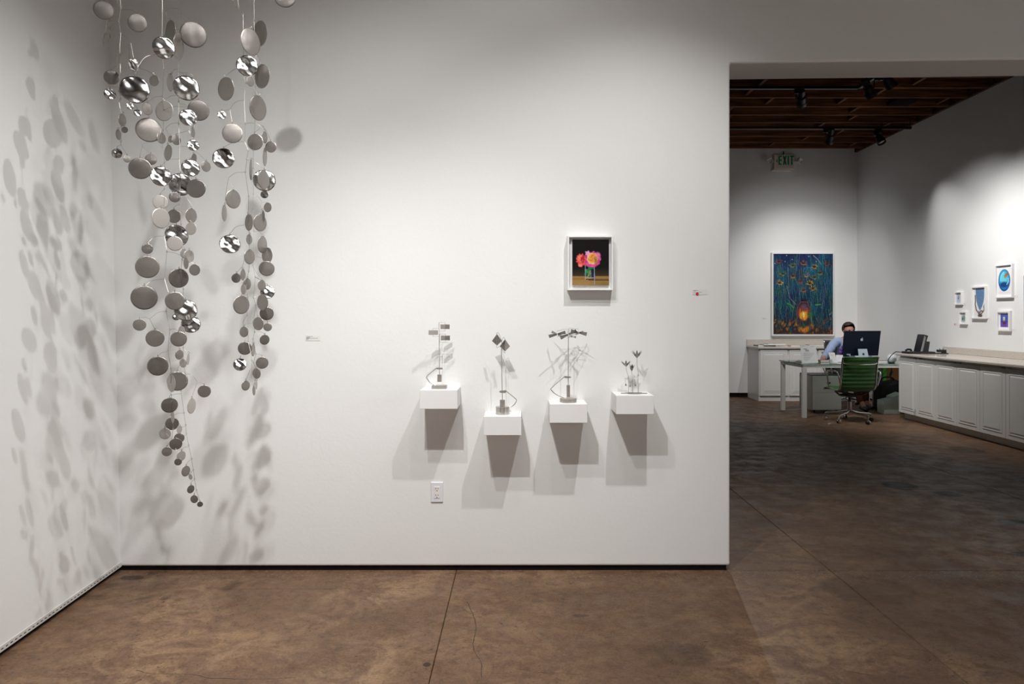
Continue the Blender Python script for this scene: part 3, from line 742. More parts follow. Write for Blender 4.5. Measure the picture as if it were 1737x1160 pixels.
for (x0, y0, x1, y1, vx0, vy0, vx1, vy1, k) in ((398, 122, 470, 227, 415, 147, 527, 203, 1), (322, 195, 398, 295, 268, 218, 384, 276, 2), (404, 264, 477, 364, 419, 284, 531, 342, 1)):
    bm = NB(); tube(bm, [C(x0, y0), C(x1, y0), C(x1, y1), C(x0, y1), C(x0, y0)], .0011, 5); lp = obj('wire_loop', bm, STEEL, t, True)
    xm = (vx0+vx1)/2
    for (xa, xb, m_, da, db) in ((vx0, xm, DISCL if k == 2 else DISC, -.016, 0), (xm, vx1, DISCL if k == 2 else DISCD, 0, .012 if k == 1 else .004)):
        bm = NB(); vs = [C(xa, vy0, da), C(xb, vy0, db), C(xb, vy1, db), C(xa, vy1, da)]
        prism(bm, vs, (0, .0012, 0)); obj('vane', bm, m_, t, True)
# --- 2: two diamonds
C = kinetic(None, None, 0, 780, 540, 5.275, Yp); b0 = C(382, 870); b0.z = SH[1].location.z
t = sculpt('kinetic sculpture with two dark diamond vanes on a thick round base', b0)
bm = NB(); lathe(bm, [(.0355, 0), (.0365, .001), (.0365, .041), (.0355, .042)], 32, b0); obj('base', bm, mat('turned_steel', (.66, .63, .60, 1), .24, metal=.8, noise=.3, nscale=10, stretch=(1, 1, 20)), t, True)
arm = [C(385, 812), C(386, 800), C(430, 800), C(470, 785), C(495, 760), C(509, 730), C(480, 702), C(420, 655)]
bm = NB(); tube(bm, arm[:2] + smooth_path(arm[1:6], 4) + arm[6:], .0024, 6); obj('support_arm', bm, STEEL, t, True)
bm = NB(); prism(bm, [C(350, 657, -.012), C(365, 647, -.012), C(412, 645, -.012), C(420, 655, -.012), C(405, 668, -.012), C(365, 666, -.012)], (0, .024, 0)); obj('cradle', bm, STEEL, t, True)
bm = NB(); cyl(bm, C(381, 785), C(381, 728), .0140, 20); obj('counterweight', bm, STEEL, t, True)
bm = NB(); cyl(bm, C(381, 728), C(372, 262), .0019, 8); obj('rod', bm, STEEL, t, True)
for (q, cx_, y0, y1, hw, m1) in (([(378, 262), (352, 252), (336, 262), (330, 250), (330, 140), (334, 127), (345, 132), (370, 185), (375, 230)], 332, 140, 243, 45, DISCD),
                             ([(375, 230), (380, 190), (392, 170), (402, 178), (403, 190), (404, 297), (405, 309), (392, 300), (373, 270)], 404, 187, 296, 46, DISCD)):
    bm = NB(); tube(bm, smooth_path([C(x, y) for x, y in q], 3), .0012, 5); obj('wire_bow', bm, STEEL, t, True)
    ym = (y0+y1)/2+(10 if cx_ < 350 else 8)
    for sg, m_ in ((-1, m1), (1, STEEL if cx_ > 350 else DISCD)):
        bm = NB(); prism(bm, [C(cx_, y0, -.002), C(cx_+sg*hw, ym, .022*(1 if sg < 0 else -1)), C(cx_, y1, -.002)], (0, .0012, 0)); obj('vane', bm, m_, t, True)
# --- 3: wheel of bow tie vanes
C = kinetic(None, None, 0, 890, 540, 5.8, Yp); b0 = C(428, 835); b0.z = SH[2].location.z
t = sculpt('tallest kinetic sculpture, topped by slanted bow tie vanes', b0)
bm = NB(); lathe(bm, [(.044, 0), (.045, .001), (.045, .0195), (.044, .0205)], 32, b0); obj('base', bm, STEEL, t, True)
arm = [C(428, 800), C(428, 790), C(370, 776), C(310, 748), C(275, 720), C(256, 694), C(300, 650), C(386, 578)]
bm = NB(); tube(bm, arm[:2] + smooth_path(arm[1:6], 4) + arm[6:], .0026, 6); obj('support_arm', bm, STEEL, t, True)
bm = NB(); prism(bm, [C(385, 578, -.012), C(395, 569, -.012), C(440, 572, -.012), C(460, 575, -.012), C(446, 586, -.012), C(395, 588, -.012)], (0, .024, 0)); obj('cradle', bm, STEEL, t, True)
bm = NB(); cyl(bm, C(429, 773), C(429, 655), .0095, 20); obj('counterweight', bm, STEEL, t, True)
bm = NB(); cyl(bm, C(429, 655), C(430, 185), .0021, 8); cyl(bm, C(430, 190), C(430, 100), .0015, 6); obj('rod', bm, STEEL, t, True)
for q in ([(420, 170, 0), (416, 103, 0), (318, 124, .01), (316, 130, .01)], [(437, 170, 0), (440, 96, 0), (530, 106, .01), (531, 112, .01)],
          [(425, 185, 0), (412, 165, -.02), (326, 176, -.04), (326, 182, -.04)], [(436, 188, 0), (448, 165, -.02), (525, 154, -.03), (527, 160, -.03)], [(433, 188, 0), (440, 170, .03), (480, 182, .05)]):
    bm = NB(); tube(bm, [C(*p) for p in q], .0012, 5); obj('wire_loop', bm, STEEL, t, True)
def bow(cx_, cy_, hl, ang, wd, dy, tilt, m_):
    "bow tie: two flaring blades from a narrow middle"
    for sg in (-1, 1):
        ca, sa = math.cos(ang), math.sin(ang)
        L0 = (cx_ + sg*ca*4, cy_ + sg*sa*4); L1 = (cx_ + sg*ca*hl, cy_ + sg*sa*hl); nx, ny = -sa, ca
        bm = NB(); d1 = dy + sg*tilt
        prism(bm, [C(L0[0]-nx*8, L0[1]-ny*8, dy), C(L1[0]-nx*wd, L1[1]-ny*wd, d1-.012), C(L1[0]+nx*wd, L1[1]+ny*wd, d1+.012), C(L0[0]+nx*8, L0[1]+ny*8, dy)], (0, .0012, 0))
        obj('vane', bm, m_, t, True)
bow(320, 157, 84, R(-14), 17, .0, .02, DISCD); bow(322, 157, 62, R(24), 13, .02, -.03, STEEL); bow(430, 158, 86, R(-24), 18, -.035, .03, DISCD); bow(532, 140, 80, R(11), 20, .0, -.02, DISCD)
bow(478, 180, 28, R(8), 11, .05, .01, DISCL); bow(540, 142, 40, R(-20), 9, .02, .02, STEEL)
# --- 4: metal flowers
C = kinetic(None, None, 0, 1010, 580, 8.286, 3.86); b0 = C(535, 735); b0.z = SH[3].location.z
t = sculpt('small kinetic sculpture of three metal flowers with hanging cube weights', b0)
for (x, dx, dy, rw, rd_, a) in ((420, 60, 0, .024, .012, .3), (480, 40, .02, .022, .016, -.2), (545, 50, -.022, .034, .020, .1), (590, 45, .012, .026, .018, .5), (655, 40, -.004, .026, .010, -.3), (500, 40, -.012, .024, .012, .8)):
    c_ = C(x, 735, dy); c_.z = b0.z + .0005 + (abs(x*7) % 5)*.0004
    bm = NB(); n = 16; pts = []
    for k in range(n):
        u = 2*math.pi*k/n; rr = 1+.12*math.cos(2*u); X, Yy = rw*rr*math.cos(u), rd_*rr*math.sin(u); pts.append(c_ + Vector((X*math.cos(a)-Yy*math.sin(a), X*math.sin(a)+Yy*math.cos(a), .0)))
    prism(bm, pts, (0, 0, .0028)); obj('base_leaf', bm, STEEL, t, True)
for (px0, py0, py1, flw, tip, wt, hk) in ((467, 716, 492, [(470, 520), (455, 460), (437, 400), (430, 345)], (428, 344, 1), (427, 602), (420, 503)),
                                     (519, 722, 540, [(522, 552), (519, 520), (512, 440), (511, 405)], (511, 405, 0), (487, 618), (480, 548)),
                                     (600, 712, 470, [(612, 482), (605, 440), (587, 350), (583, 225)], (583, 224, 2), (562, 606), (549, 478))):
    a = C(px0, py0); a.z = b0.z + .002
    bm = NB(); cyl(bm, a, C(px0-3, py1), .0013, 6); lathe(bm, [(.003, 0), (.0005, .007)], 8, C(px0-3, py1)); obj('post', bm, STEEL, t, True)
    q = [C(*flw[0]), C(flw[0][0]-6, flw[0][1]-14), C(px0-3, py1-2), C((px0+hk[0])/2, py1+32), C(hk[0]+8, hk[1]+8), C(*hk)]
    bm = NB(); tube(bm, smooth_path(q, 4), .0010, 5); tube(bm, [C(*hk), C(hk[0]-5, hk[1]+20), C(wt[0], wt[1]-12)], .0008, 5); obj('balance_wire', bm, STEEL, t, True)
    bm = NB(); tube(bm, smooth_path([C(*p) for p in flw], 4), .0011, 5); obj('stem', bm, STEEL, t, True)
    p = C(*wt); bm = NB(); box(bm, (p.x-.0042, p.y-.0042, p.z-.005), (p.x+.0042, p.y+.0042, p.z+.005), .0006, 1); obj('weight', bm, STEEL, t, True)
    T = C(tip[0], tip[1]); k_ = tip[2]
    ns, L_, sp = ((6, .040, .42), (7, .034, .95), (6, .046, .52))[0 if k_ == 1 else (1 if k_ == 0 else 2)]
    for j in range(ns):
        u = 2*math.pi*j/ns + .35
        el = {1: .62, 0: 1.05, 2: .75}[k_] + (.18 if j % 2 else 0)
        out = Vector((math.cos(u), math.sin(u), 0)); side = Vector((-math.sin(u), math.cos(u), 0))
        bm = NB(); rows = []
        for i in range(5):
            f = i/4; pos = T + out*math.cos(el)*L_*f + Vector((0, 0, 1))*(math.sin(el)*L_*f*(.85+.3*f)); wv = .0075*math.sin(math.pi*min(1, .12+f*.88))*(1 if f < 1 else 0)
            rows.append([bm.verts.new(pos + side*wv*q_ + out*(-abs(q_))*wv*.3) for q_ in (-1, 0, 1)])
        for A, B in zip(rows, rows[1:]):
            for i in range(2): bm.faces.new((A[i], A[i+1], B[i+1], B[i]))
        pe = obj('petal', bm, DISCD if j % 2 else STEEL, t, True)
        sm = pe.modifiers.new('s', 'SOLIDIFY'); sm.thickness = .0008

# ================================================================== FRAMED FLOWER PAINTING
def floater(label, px0, px1, py0, py1, Yf, cpx0, cpx1, cpy0, cpy1, cv, fw=.0085, depth=None):
    A = P(px0, py0, Yf); B = P(px1, py1, Yf); wall = WY if Yf < 5 else FY
    t = thing('framed_painting', label, 'painting', ((A.x+B.x)/2, wall-.0006, (A.z+B.z)/2))
    for lo, hi in (((A.x, Yf, B.z), (A.x+fw, wall-.0006, A.z)), ((B.x-fw, Yf, B.z), (B.x, wall-.0006, A.z)),
                   ((A.x+fw, Yf, A.z-fw), (B.x-fw, wall-.0006, A.z)), ((A.x+fw, Yf, B.z), (B.x-fw, wall-.0006, B.z+fw))):
        bm = NB(); box(bm, lo, hi, .0008, 1); obj('frame_bar', bm, FRAMEW, t, True)
    bm = NB(); box(bm, (A.x+fw, Yf+.026, B.z+fw), (B.x-fw, wall-.001, A.z-fw)); obj('backing', bm, FRAMEW, t, True)
    Yc = Yf+.012
    a = P(cpx0, cpy0, Yc); b_ = P(cpx1, cpy1, Yc)
    painting('canvas', cv, a, (b_.x-a.x, 0, 0), (0, 0, b_.z-a.z), t, (0, -.0135, 0))
    return t
cv = Canvas(200, 250, (17, 15, 15))
cv.band(.60, .80, (17, 15, 15), (62, 50, 34)); cv.band(.80, 1.01, (150, 116, 66), (128, 100, 58)); cv.band(.845, .868, (150, 112, 62), (120, 84, 48))
cv.line([(.45, .885), (1.0, .885)], .010, (20, 14, 12), 1)
cv.ell(.25, .97, .35, .08, (176, 140, 84), 1.2, .5)
# leaves and vase
cv.ell(.44, .72, .11, .085, (34, 96, 66), .3, 1, .4, .2, 5); cv.ell(.40, .69, .06, .04, (58, 140, 92), .4, .9, .7); cv.ell(.50, .64, .09, .05, (40, 110, 66), .4, 1, -.2, .2, 4)
cv.ell(.545, .69, .05, .05, (20, 40, 30), .5, 1)
cv.ell(.56, .78, .06, .08, (30, 36, 60), .5, .8); cv.ell(.60, .79, .02, .06, (90, 110, 150), .5, .8)
for q in (([(.42, .82), (.48, .68)], .006), ([(.50, .68), (.51, .82)], .005), ([(.45, .80), (.50, .72)], .004)): cv.line(q[0], q[1], (196, 190, 150), .9)
cv.line([(.37, .845), (.58, .84)], .010, (200, 180, 170), .9); cv.line([(.36, .865), (.58, .86)], .012, (26, 22, 30), 1)
cv.line([(.352, .50), (.355, .88)], .009, (160, 170, 190), .85); cv.line([(.600, .60), (.605, .97)], .011, (140, 156, 186), .9); cv.line([(.57, .55), (.60, .62)], .008, (170, 110, 170), .7)
cv.line([(.35, .53), (.45, .56), (.60, .53)], .006, (120, 130, 150), .6)
# coral flower left
cv.ell(.245, .44, .135, .125, (206, 70, 62), .25, 1, .2, .12, 9); cv.ell(.20, .40, .075, .075, (236, 120, 104), .5, .9, .4, .2, 7); cv.ell(.26, .50, .09, .085, (228, 88, 84), .4, .9, 0, .2, 6, 1)
cv.ell(.28, .43, .05, .08, (158, 30, 36), .6, .9); cv.ell(.21, .57, .05, .03, (240, 140, 120), .4, .9)
for k in range(18):
    a = k*2.4; r_ = .03+.1*((k*37 % 10)/10); x, y = .245+r_*math.cos(a), .44+r_*.9*math.sin(a)
    cv.line([(x, y), (x+.03*math.cos(a+1.2), y+.03*math.sin(a+1.2))], .006, [(250, 160, 140), (170, 40, 40), (240, 110, 100)][k % 3], .7)
# magenta flower with cream and yellow heart
cv.ell(.56, .43, .215, .165, (196, 62, 132), .12, 1, .1, .07, 9); cv.ell(.67, .36, .10, .09, (214, 110, 160), .4, .9, .5); cv.ell(.42, .30, .07, .05, (222, 168, 208), .4, .9, .3, .2, 5)
cv.ell(.50, .55, .16, .055, (214, 80, 150), .4, .9, .1); cv.ell(.44, .33, .05, .06, (230, 150, 196), .4, .8)
cv.ell(.545, .42, .15, .125, (238, 172, 146), .15, 1, 0, .04, 8); cv.ell(.55, .42, .13, .108, (224, 168, 90), .2, 1); cv.ell(.56, .41, .10, .085, (206, 132, 44), .3, 1); cv.ell(.64, .44, .055, .08, (150, 110, 50), .6, .9)
for k, r_ in enumerate((.125, .10, .075, .05, .03)):
    for j in range(9):
        a = j*.7 + k*.4; x, y = .555+r_*math.cos(a), .415+r_*.8*math.sin(a)
        cv.line([(x, y), (x+r_*.4*math.cos(a+1.6), y+r_*.32*math.sin(a+1.6))], .006, [(246, 190, 120), (180, 96, 30), (250, 214, 160)][(j+k) % 3], .65)
for k in range(16):
    a = k*.39; x, y = .56+.19*math.cos(a), .43+.145*math.sin(a); cv.line([(x, y), (x+.04*math.cos(a+.9), y+.035*math.sin(a+.9))], .008, [(236, 140, 186), (170, 36, 104)][k % 2], .7)
cv.speck(.04)
floater('white framed painting of a pink and a coral flower in a glass vase', 962.9, 1039.9, 399.9, 492.2, WY-.058, 971, 1033, 406.2, 483.8, cv)

# ================================================================== WALL CARDS, OUTLET
def text_lines(bm, o, ux, uz, nrm, rows, h):
    "tiny rows of print: rows = list of (x0,x1,z) in metres from card's top-left"
    for x0, x1, z in rows:
        x = x0
        while x < x1:
            wl = min(random.uniform(.004, .009), x1-x)
            a = o + ux*x - uz*z; prism(bm, [a, a+ux*wl, a+ux*wl-uz*h, a-uz*h], nrm*.0002); x += wl+.0012
def card(label, a, w_, h_, ux, nrm, rows, dot=None, name='wall_label'):
    ux, nrm = Vector(ux), Vector(nrm); uz = Vector((0, 0, 1))
    t = thing(name, label, 'label', a + ux*w_/2 - uz*h_/2)
    bm = NB(); prism(bm, [a, a+ux*w_, a+ux*w_-uz*h_, a-uz*h_], nrm*.0012); obj('card', bm, CARD, t, True)
    bm = NB(); text_lines(bm, a+nrm*.0012, ux, uz, nrm, rows, .0022); o = obj('print', bm, INK, t, True)
    if dot:
        c_ = a + ux*dot[0] - uz*dot[1] + nrm*.0014; bm = NB(); lathe(bm, [(dot[2], 0), (dot[2], .0006)], 20, c_, nrm); obj('sticker', bm, RED, t, True)
    return t
card('small white wall label left of the shelves, near the mobile', P(518, 569, WY-.0005), .084, .029, (1, 0, 0), (0, -1, 0), [(.006, .042, .004), (.006, .026, .009), (.006, .026, .0115), (.006, .070, .0145), (.006, .022, .018), (.006, .016, .022)])
card('wall label with a red dot right of the framed flowers', P(1174.5, 491, WY-.0005), .083, .029, (1, 0, 0), (0, -1, 0), [(.006, .032, .004), (.006, .020, .008), (.024, .052, .014), (.006, .018, .0175)], (.0265, .0245, .0085))
a = P(730.7, 817.8, WY-.007); b_ = P(751.7, 852, WY-.007)
t = thing('wall_outlet', 'white double power outlet low on the middle wall', 'outlet', ((a.x+b_.x)/2, WY-.0004, (a.z+b_.z)/2))
OUT = mat('outlet_plastic', (.74, .75, .78, 1), .3)
bm = NB(); hexa(bm, [(a.x, WY-.0004, b_.z), (b_.x, WY-.0004, b_.z), (b_.x, WY-.0004, a.z), (a.x, WY-.0004, a.z), (a.x+.003, WY-.007, b_.z+.003), (b_.x-.003, WY-.007, b_.z+.003), (b_.x-.003, WY-.007, a.z-.003), (a.x+.003, WY-.007, a.z-.003)])
bmesh.ops.recalc_face_normals(bm, faces=bm.faces); obj('cover_plate', bm, OUT, t, True)
cxo, czo = (a.x+b_.x)/2, (a.z+b_.z)/2
bm = NB(); box(bm, (cxo-.0165, WY-.0095, czo-.033), (cxo+.0165, WY-.006, czo+.033), .001, 1); soc = obj('socket_insert', bm, mat('socket_plastic', (.78, .75, .73, 1), .35), t, True)
for s_ in (.0185, -.0185):
    for (dx, w_, h_) in ((-.0058, .0014, .0085), (.0062, .0014, .0072)):
        bm = NB(); box(bm, (cxo+dx-w_, WY-.0099, czo+s_-h_/2+.003), (cxo+dx+w_, WY-.009, czo+s_+h_/2+.003)); obj('slot', bm, BLACKBASE, soc, True)
    bm = NB(); lathe(bm, [(.0028, 0), (.0028, .001)], 10, (cxo, WY-.009, czo+s_-.009), (0, -1, 0)); obj('slot', bm, BLACKBASE, soc, True)
# ================================================================== FAR ROOM: CABINETS AND COUNTERS
def panel_door(bm, w_, h_, th=.02):
    "raised panel door in local x (width), z (height), front face towards -y"
    box(bm, (0, -th, 0), (w_, 0, h_), .002, 1)
    b = .062
    # moulding ridge around a slightly raised centre field
    for r0, r1, y0, y1 in ((b-.012, b, -th-.004, -th-.001), ):
        for lo, hi in (((r0, -th-.004, r0), (w_-r0, -th, r1)), ((r0, -th-.004, h_-r1), (w_-r0, -th, h_-r0)), ((r0, -th-.004, r1), (r1, -th, h_-r1)), ((w_-r1, -th-.004, r1), (w_-r0, -th, h_-r1))):
            box(bm, lo, hi, .0015, 1)
    return bm
def field(bm, w_, h_, th=.02, b=.062):
    q = [(b, b), (w_-b, b), (w_-b, h_-b), (b, h_-b)]; i = .022
    p = [(b+i, b+i), (w_-b-i, b+i), (w_-b-i, h_-b-i), (b+i, h_-b-i)]
    hexa(bm, [(x, -th-.0002, z) for x, z in q] + [(x, -th-.006, z) for x, z in p]); bmesh.ops.recalc_face_normals(bm, faces=bm.faces); return bm
dmesh = {}
def add_door(parent, w_, h_, loc, rz):
    k = (round(w_, 3), round(h_, 3))
    if k not in dmesh:
        b1 = NB(); panel_door(b1, w_, h_); m1 = bpy.data.meshes.new('door'); b1.normal_update(); b1.to_mesh(m1); b1.free(); m1.materials.append(CABW)
        b2 = NB(); field(b2, w_, h_); m2 = bpy.data.meshes.new('panel'); b2.normal_update(); b2.to_mesh(m2); b2.free(); m2.materials.append(CABW)
        dmesh[k] = (m1, m2)
    d = link('door', dmesh[k][0], None, parent); d.location = loc; d.rotation_euler = (0, 0, rz)
    link('panel', dmesh[k][1], None, d)
    return d
# right run: fronts face -X; cabinets of two doors each
CXF = 5.285; DW = .432; YE = 9.84
lab = ['white two door base cabinet beside the desk at the end of the right counter', 'white two door base cabinet second from the desk under the right wall counter', 'white two door base cabinet third from the desk, cut by the right edge', 'white two door base cabinet fourth from the desk', 'white two door base cabinet fifth from the desk']
for k in range(5):
    y1 = YE - k*2*DW; y0 = y1 - 2*DW
    t = thing('base_cabinet', lab[k], 'cabinet', (CXF, y0, 0), group='white base cabinets along the right wall')
    bm = NB(); box(bm, (.021, .001, .088), (RX-CXF-.002, 2*DW-.001, .873)); obj('body', bm, CABW, t)
    bm = NB(); box(bm, (.085, .001, 0), (RX-CXF-.002, 2*DW-.001, .088)); obj('toe_kick', bm, CABW, t)
    for j in (0, 1): add_door(t, DW-.005, .755, (.020, (j+1)*DW-.0025, .094), R(-90))
    for yy in (DW-.05, DW+.05):
        bm = NB(); box(bm, (.0, yy-.02, .853), (.02, yy+.02, .862), .001, 1); obj('finger_pull', bm, mat('dull_pull', (.35, .33, .30, 1), .4, metal=.5), t)
bm = NB(); box(bm, (CXF-.032, YE-10*DW-.01, .874), (RX-.002, YE+.02, .910), .010, 3)
tag(obj('countertop', bm, STONE), 'long pale stone countertop on the white cabinets along the right wall', 'countertop')
bm = NB(); box(bm, (RX-.022, YE-10*DW-.01, .9105), (RX-.002, YE+.02, 1.000), .003, 2)
tag(obj('backsplash', bm, STONE), 'pale stone backsplash strip behind the right wall countertop', 'backsplash')
# far run
FX0 = 4.01; FYF = 11.80
lab = ['white two door base cabinet at the left end of the far wall', 'white base cabinet on the far wall behind the desk', 'white base cabinet on the far wall in the corner behind the seated person']
xs = [FX0, FX0+.98, FX0+1.46, RX-.06]
for k in range(3):
    x0, x1 = xs[k], xs[k+1]; n = 2 if k == 0 else 1
    t = thing('base_cabinet', lab[k], 'cabinet', (x0, FYF, 0), group='white base cabinets along the far wall')
    W_ = x1-x0
    bm = NB(); box(bm, (.001, .021, .088), (W_-.001, FY-FYF-.002, .873)); obj('body', bm, CABW, t)
    bm = NB(); box(bm, (.001, .030, 0), (W_-.001, FY-FYF-.002, .088)); obj('toe_kick', bm, CABW, t)
    dw = W_/n
    for j in range(n): add_door(t, dw-.03, .765, (j*dw+.015, .021, .090), 0)
    if k > 0:
        bm = NB(); box(bm, (.06, -.012, .80), (.10, 0, .825), .002, 1); obj('handle', bm, mat('dull_pull', (.35, .33, .30, 1)), t)
bm = NB(); box(bm, (FX0-.025, FYF-.028, .874), (RX-.03, FY-.001, .908), .008, 3)
tag(obj('countertop', bm, STONE), 'pale stone countertop on the cabinets under the large night garden painting', 'countertop')
bm = NB(); box(bm, (FX0-.02, FY-.022, .9085), (RX-.03, FY-.002, 1.010), .003, 2)
tag(obj('backsplash', bm, STONE), 'pale stone backsplash strip along the far wall below the large painting', 'backsplash')
# magazines lying on the far countertop
def flat_book(x, y, z, w_, d_, h_, rz, col, label, name='magazine'):
    t = thing(name, label, name, (x, y, z), rz)
    bm = NB(); box(bm, (-w_/2, -d_/2, 0), (w_/2, d_/2, h_), .001, 1)
    obj('cover', bm, mat('cover_%d_%d_%d' % col, srgb(*col), .4), t)
    bm = NB(); box(bm, (-w_/2+.001, -d_/2-.0005, h_*.15), (w_/2+.0008, d_/2-.003, h_*.85)); obj('pages', bm, PAPER, t)
flat_book(4.20, 12.10, .9085, .30, .22, .020, .05, (104, 106, 108), 'grey book at the left end of the far countertop, bottom of its pile')
flat_book(4.33, 12.05, .9288, .36, .24, .012, -.06, (218, 218, 214), 'white booklet lying on the grey book on the far countertop')
flat_book(4.36, 12.09, .9410, .30, .22, .010, .10, (160, 168, 160), 'pale green booklet on top of the left pile on the far countertop')
flat_book(4.74, 12.08, .9085, .24, .20, .012, -.1, (190, 178, 168), 'beige leaflet lying alone on the far countertop below the painting')
flat_book(5.02, 12.06, .9085, .30, .22, .014, .12, (120, 112, 106), 'brownish magazine at the bottom of the right pile on the far countertop')
flat_book(5.08, 12.09, .9228, .28, .21, .010, -.08, (176, 170, 168), 'light grey magazine on top of the right pile on the far countertop')
flat_book(5.36, 12.08, .9085, .26, .20, .016, .2, (96, 92, 90), 'dark magazine on the far countertop beside the black office chair')

# ================================================================== EXIT SIGN
sx0, sx1 = P(1313.5, 0, FY-.06).x, P(1346.7, 0, FY-.06).x; sz1, sz0 = P(0, 262, FY-.06).z, P(0, 288.9, FY-.06).z
t = thing('exit_sign', 'cream exit sign with green letters and two square emergency lamps', 'exit sign', ((sx0+sx1)/2, FY-.0006, sz0))
CREAM = mat('cream_plastic', (.80, .72, .60, 1), .45, noise=.03)
GREEN = mat('green_letter', (.010, .30, .08, 1), .5)
bm = NB(); box(bm, (sx0, FY-.06, sz0+.02), (sx1, FY-.0006, sz1), .006, 2); body = obj('sign_body', bm, CREAM, t, True)
bm = NB(); box(bm, (sx0-.03, FY-.045, sz0-.005), (sx1-.03, FY-.0006, sz0+.02), .004, 1); obj('lower_housing', bm, CREAM, t, True)
def letters(bm, x, z, s, y, txt, wd=.52, st=.17, th=.002):
    "blocky condensed capitals, height s"
    def pl(pts): prism(bm, [(x+a*s, y, z+b*s) for a, b in pts], (0, -th, 0))
    for ch in txt:
        if ch == 'E':
            pl([(0, 0), (st, 0), (st, 1), (0, 1)])
            for b in (0, .5-st*.4, 1-st*.8): pl([(st, b), (wd*.72, b), (wd*.72, b+st*.8), (st, b+st*.8)])
            x += .46*s
        elif ch == 'X':
            q = .46
            pl([(0, 0), (st, 0), (q, 1), (q-st, 1)]); pl([(q-st, 0), (q, 0), (st, 1), (0, 1)]); x += .54*s
        elif ch == 'I': pl([(0, 0), (st, 0), (st, 1), (0, 1)]); x += .25*s
        elif ch == 'T': pl([(.13, 0), (.13+st, 0), (.13+st, 1), (.13, 1)]); pl([(0, 1-st*.85), (.43, 1-st*.85), (.43, 1), (0, 1)]); x += .46*s
        elif ch == '<': pl([(0, .42), (.2, .62), (.2, .49), (.1, .42), (.2, .35), (.2, .22)]); x += .27*s
zt0 = P(0, 240+655/16.57, FY-.06).z; zt1 = P(0, 240+398/16.57, FY-.06).z; xt = P(1280+600/16.57, 0, FY-.06).x
bm = NB(); letters(bm, xt, zt0, zt1-zt0, FY-.0602, '<EXIT'); obj('lettering', bm, GREEN, body, True)
for sg, cx_, cy_, ax in ((-1, 1307, 272.5, (-.35, -.9, -.25)), (1, 1354.2, 272.5, (.35, -.9, -.25))):
    c_ = P(cx_, cy_, FY-.10); A = Vector(ax).normalized()
    bm = NB(); lathe(bm, [(.055, 0), (.062, .03), (.060, .055), (.048, .052), (.02, .015), (0, .015)], 4, c_, A)
    bmesh.ops.rotate(bm, verts=bm.verts, cent=c_, matrix=Matrix.Rotation(R(20)*sg, 3, A))
    h_ = obj('emergency_lamp', bm, mat('lamp_reflector', (.92, .90, .88, 1), .3), t, True)
    bm = NB(); cyl(bm, (sx0-.0 if sg < 0 else sx1, FY-.03, c_.z), c_, .014, 10); obj('lamp_arm', bm, CREAM, t, True)
    bm = NB(); ball(bm, c_ + A*.035, .016, 1); obj('bulb', bm, mat('bulb_glass', (.9, .9, .9, 1), .1), h_, True)
bm = NB(); cyl(bm, ((sx0+sx1)/2, FY-.03, sz1), ((sx0+sx1)/2, FY-.03, CZ+.01), .009, 8); obj('conduit', bm, BLACK, t, True)

# ================================================================== LARGE NIGHT GARDEN PAINTING
cv = Canvas(230, 308, (26, 36, 62)); rg = random.Random(5)
cv.band(0, .35, (34, 42, 78), (36, 66, 98)); cv.band(.35, .8, (36, 66, 98), (26, 52, 62)); cv.band(.8, 1.01, (40, 46, 54), (62, 44, 40))
for k in range(60):
    cv.ell(rg.random(), rg.random()*.9, rg.uniform(.03, .10), rg.uniform(.03, .12), [(24, 46, 90), (30, 84, 110), (22, 60, 60), (40, 44, 92), (28, 92, 98), (20, 30, 60)][k % 6], 1.2, .45, rg.random()*3)
for k in range(250):
    x = rg.random(); y = rg.uniform(.12, .95); L_ = rg.uniform(.06, .26); dx = rg.uniform(-.05, .05)
    c = [(30, 110, 112), (44, 130, 100), (20, 60, 70), (60, 120, 150), (26, 70, 120), (96, 110, 96), (22, 40, 60), (60, 100, 70), (110, 100, 96)][k % 9]
    cv.line([(x, y), (x+dx*.6, y-L_*.5), (x+dx, y-L_)], rg.uniform(.0025, .006), c, .7)
for k in range(90):
    x = rg.random(); y = rg.uniform(.8, 1.0); cv.ell(x, y, rg.uniform(.006, .020), rg.uniform(.012, .03), [(190, 110, 40), (150, 70, 30), (206, 136, 56), (70, 50, 60), (38, 84, 70), (120, 60, 44)][k % 6], .8, .6, rg.random())
for (x, y, r_) in ((.52, .955, .05), (.45, .94, .04), (.57, .93, .04), (.62, .87, .03), (.39, .87, .03)): cv.ell(x, y, r_, .03, (220, 134, 40), 1.0, .75)
fl_ = [(.09, .095, 'r'), (.32, .145, 'g'), (.50, .115, 'o'), (.68, .16, 'y'), (.895, .125, 'r'), (.155, .245, 'g'), (.32, .275, 'o'), (.55, .265, 'w'), (.775, .235, 'g'), (.10, .36, 'y'),
       (.445, .34, 'r'), (.60, .365, 'y'), (.655, .43, 'y'), (.50, .45, 'o'), (.68, .29, 'g')]
pc = {'r': ((166, 84, 60), (110, 60, 60)), 'g': ((150, 150, 84), (60, 80, 70)), 'o': ((206, 140, 80), (110, 60, 50)), 'y': ((224, 176, 70), (110, 66, 30)), 'w': ((190, 150, 90), (150, 150, 190))}
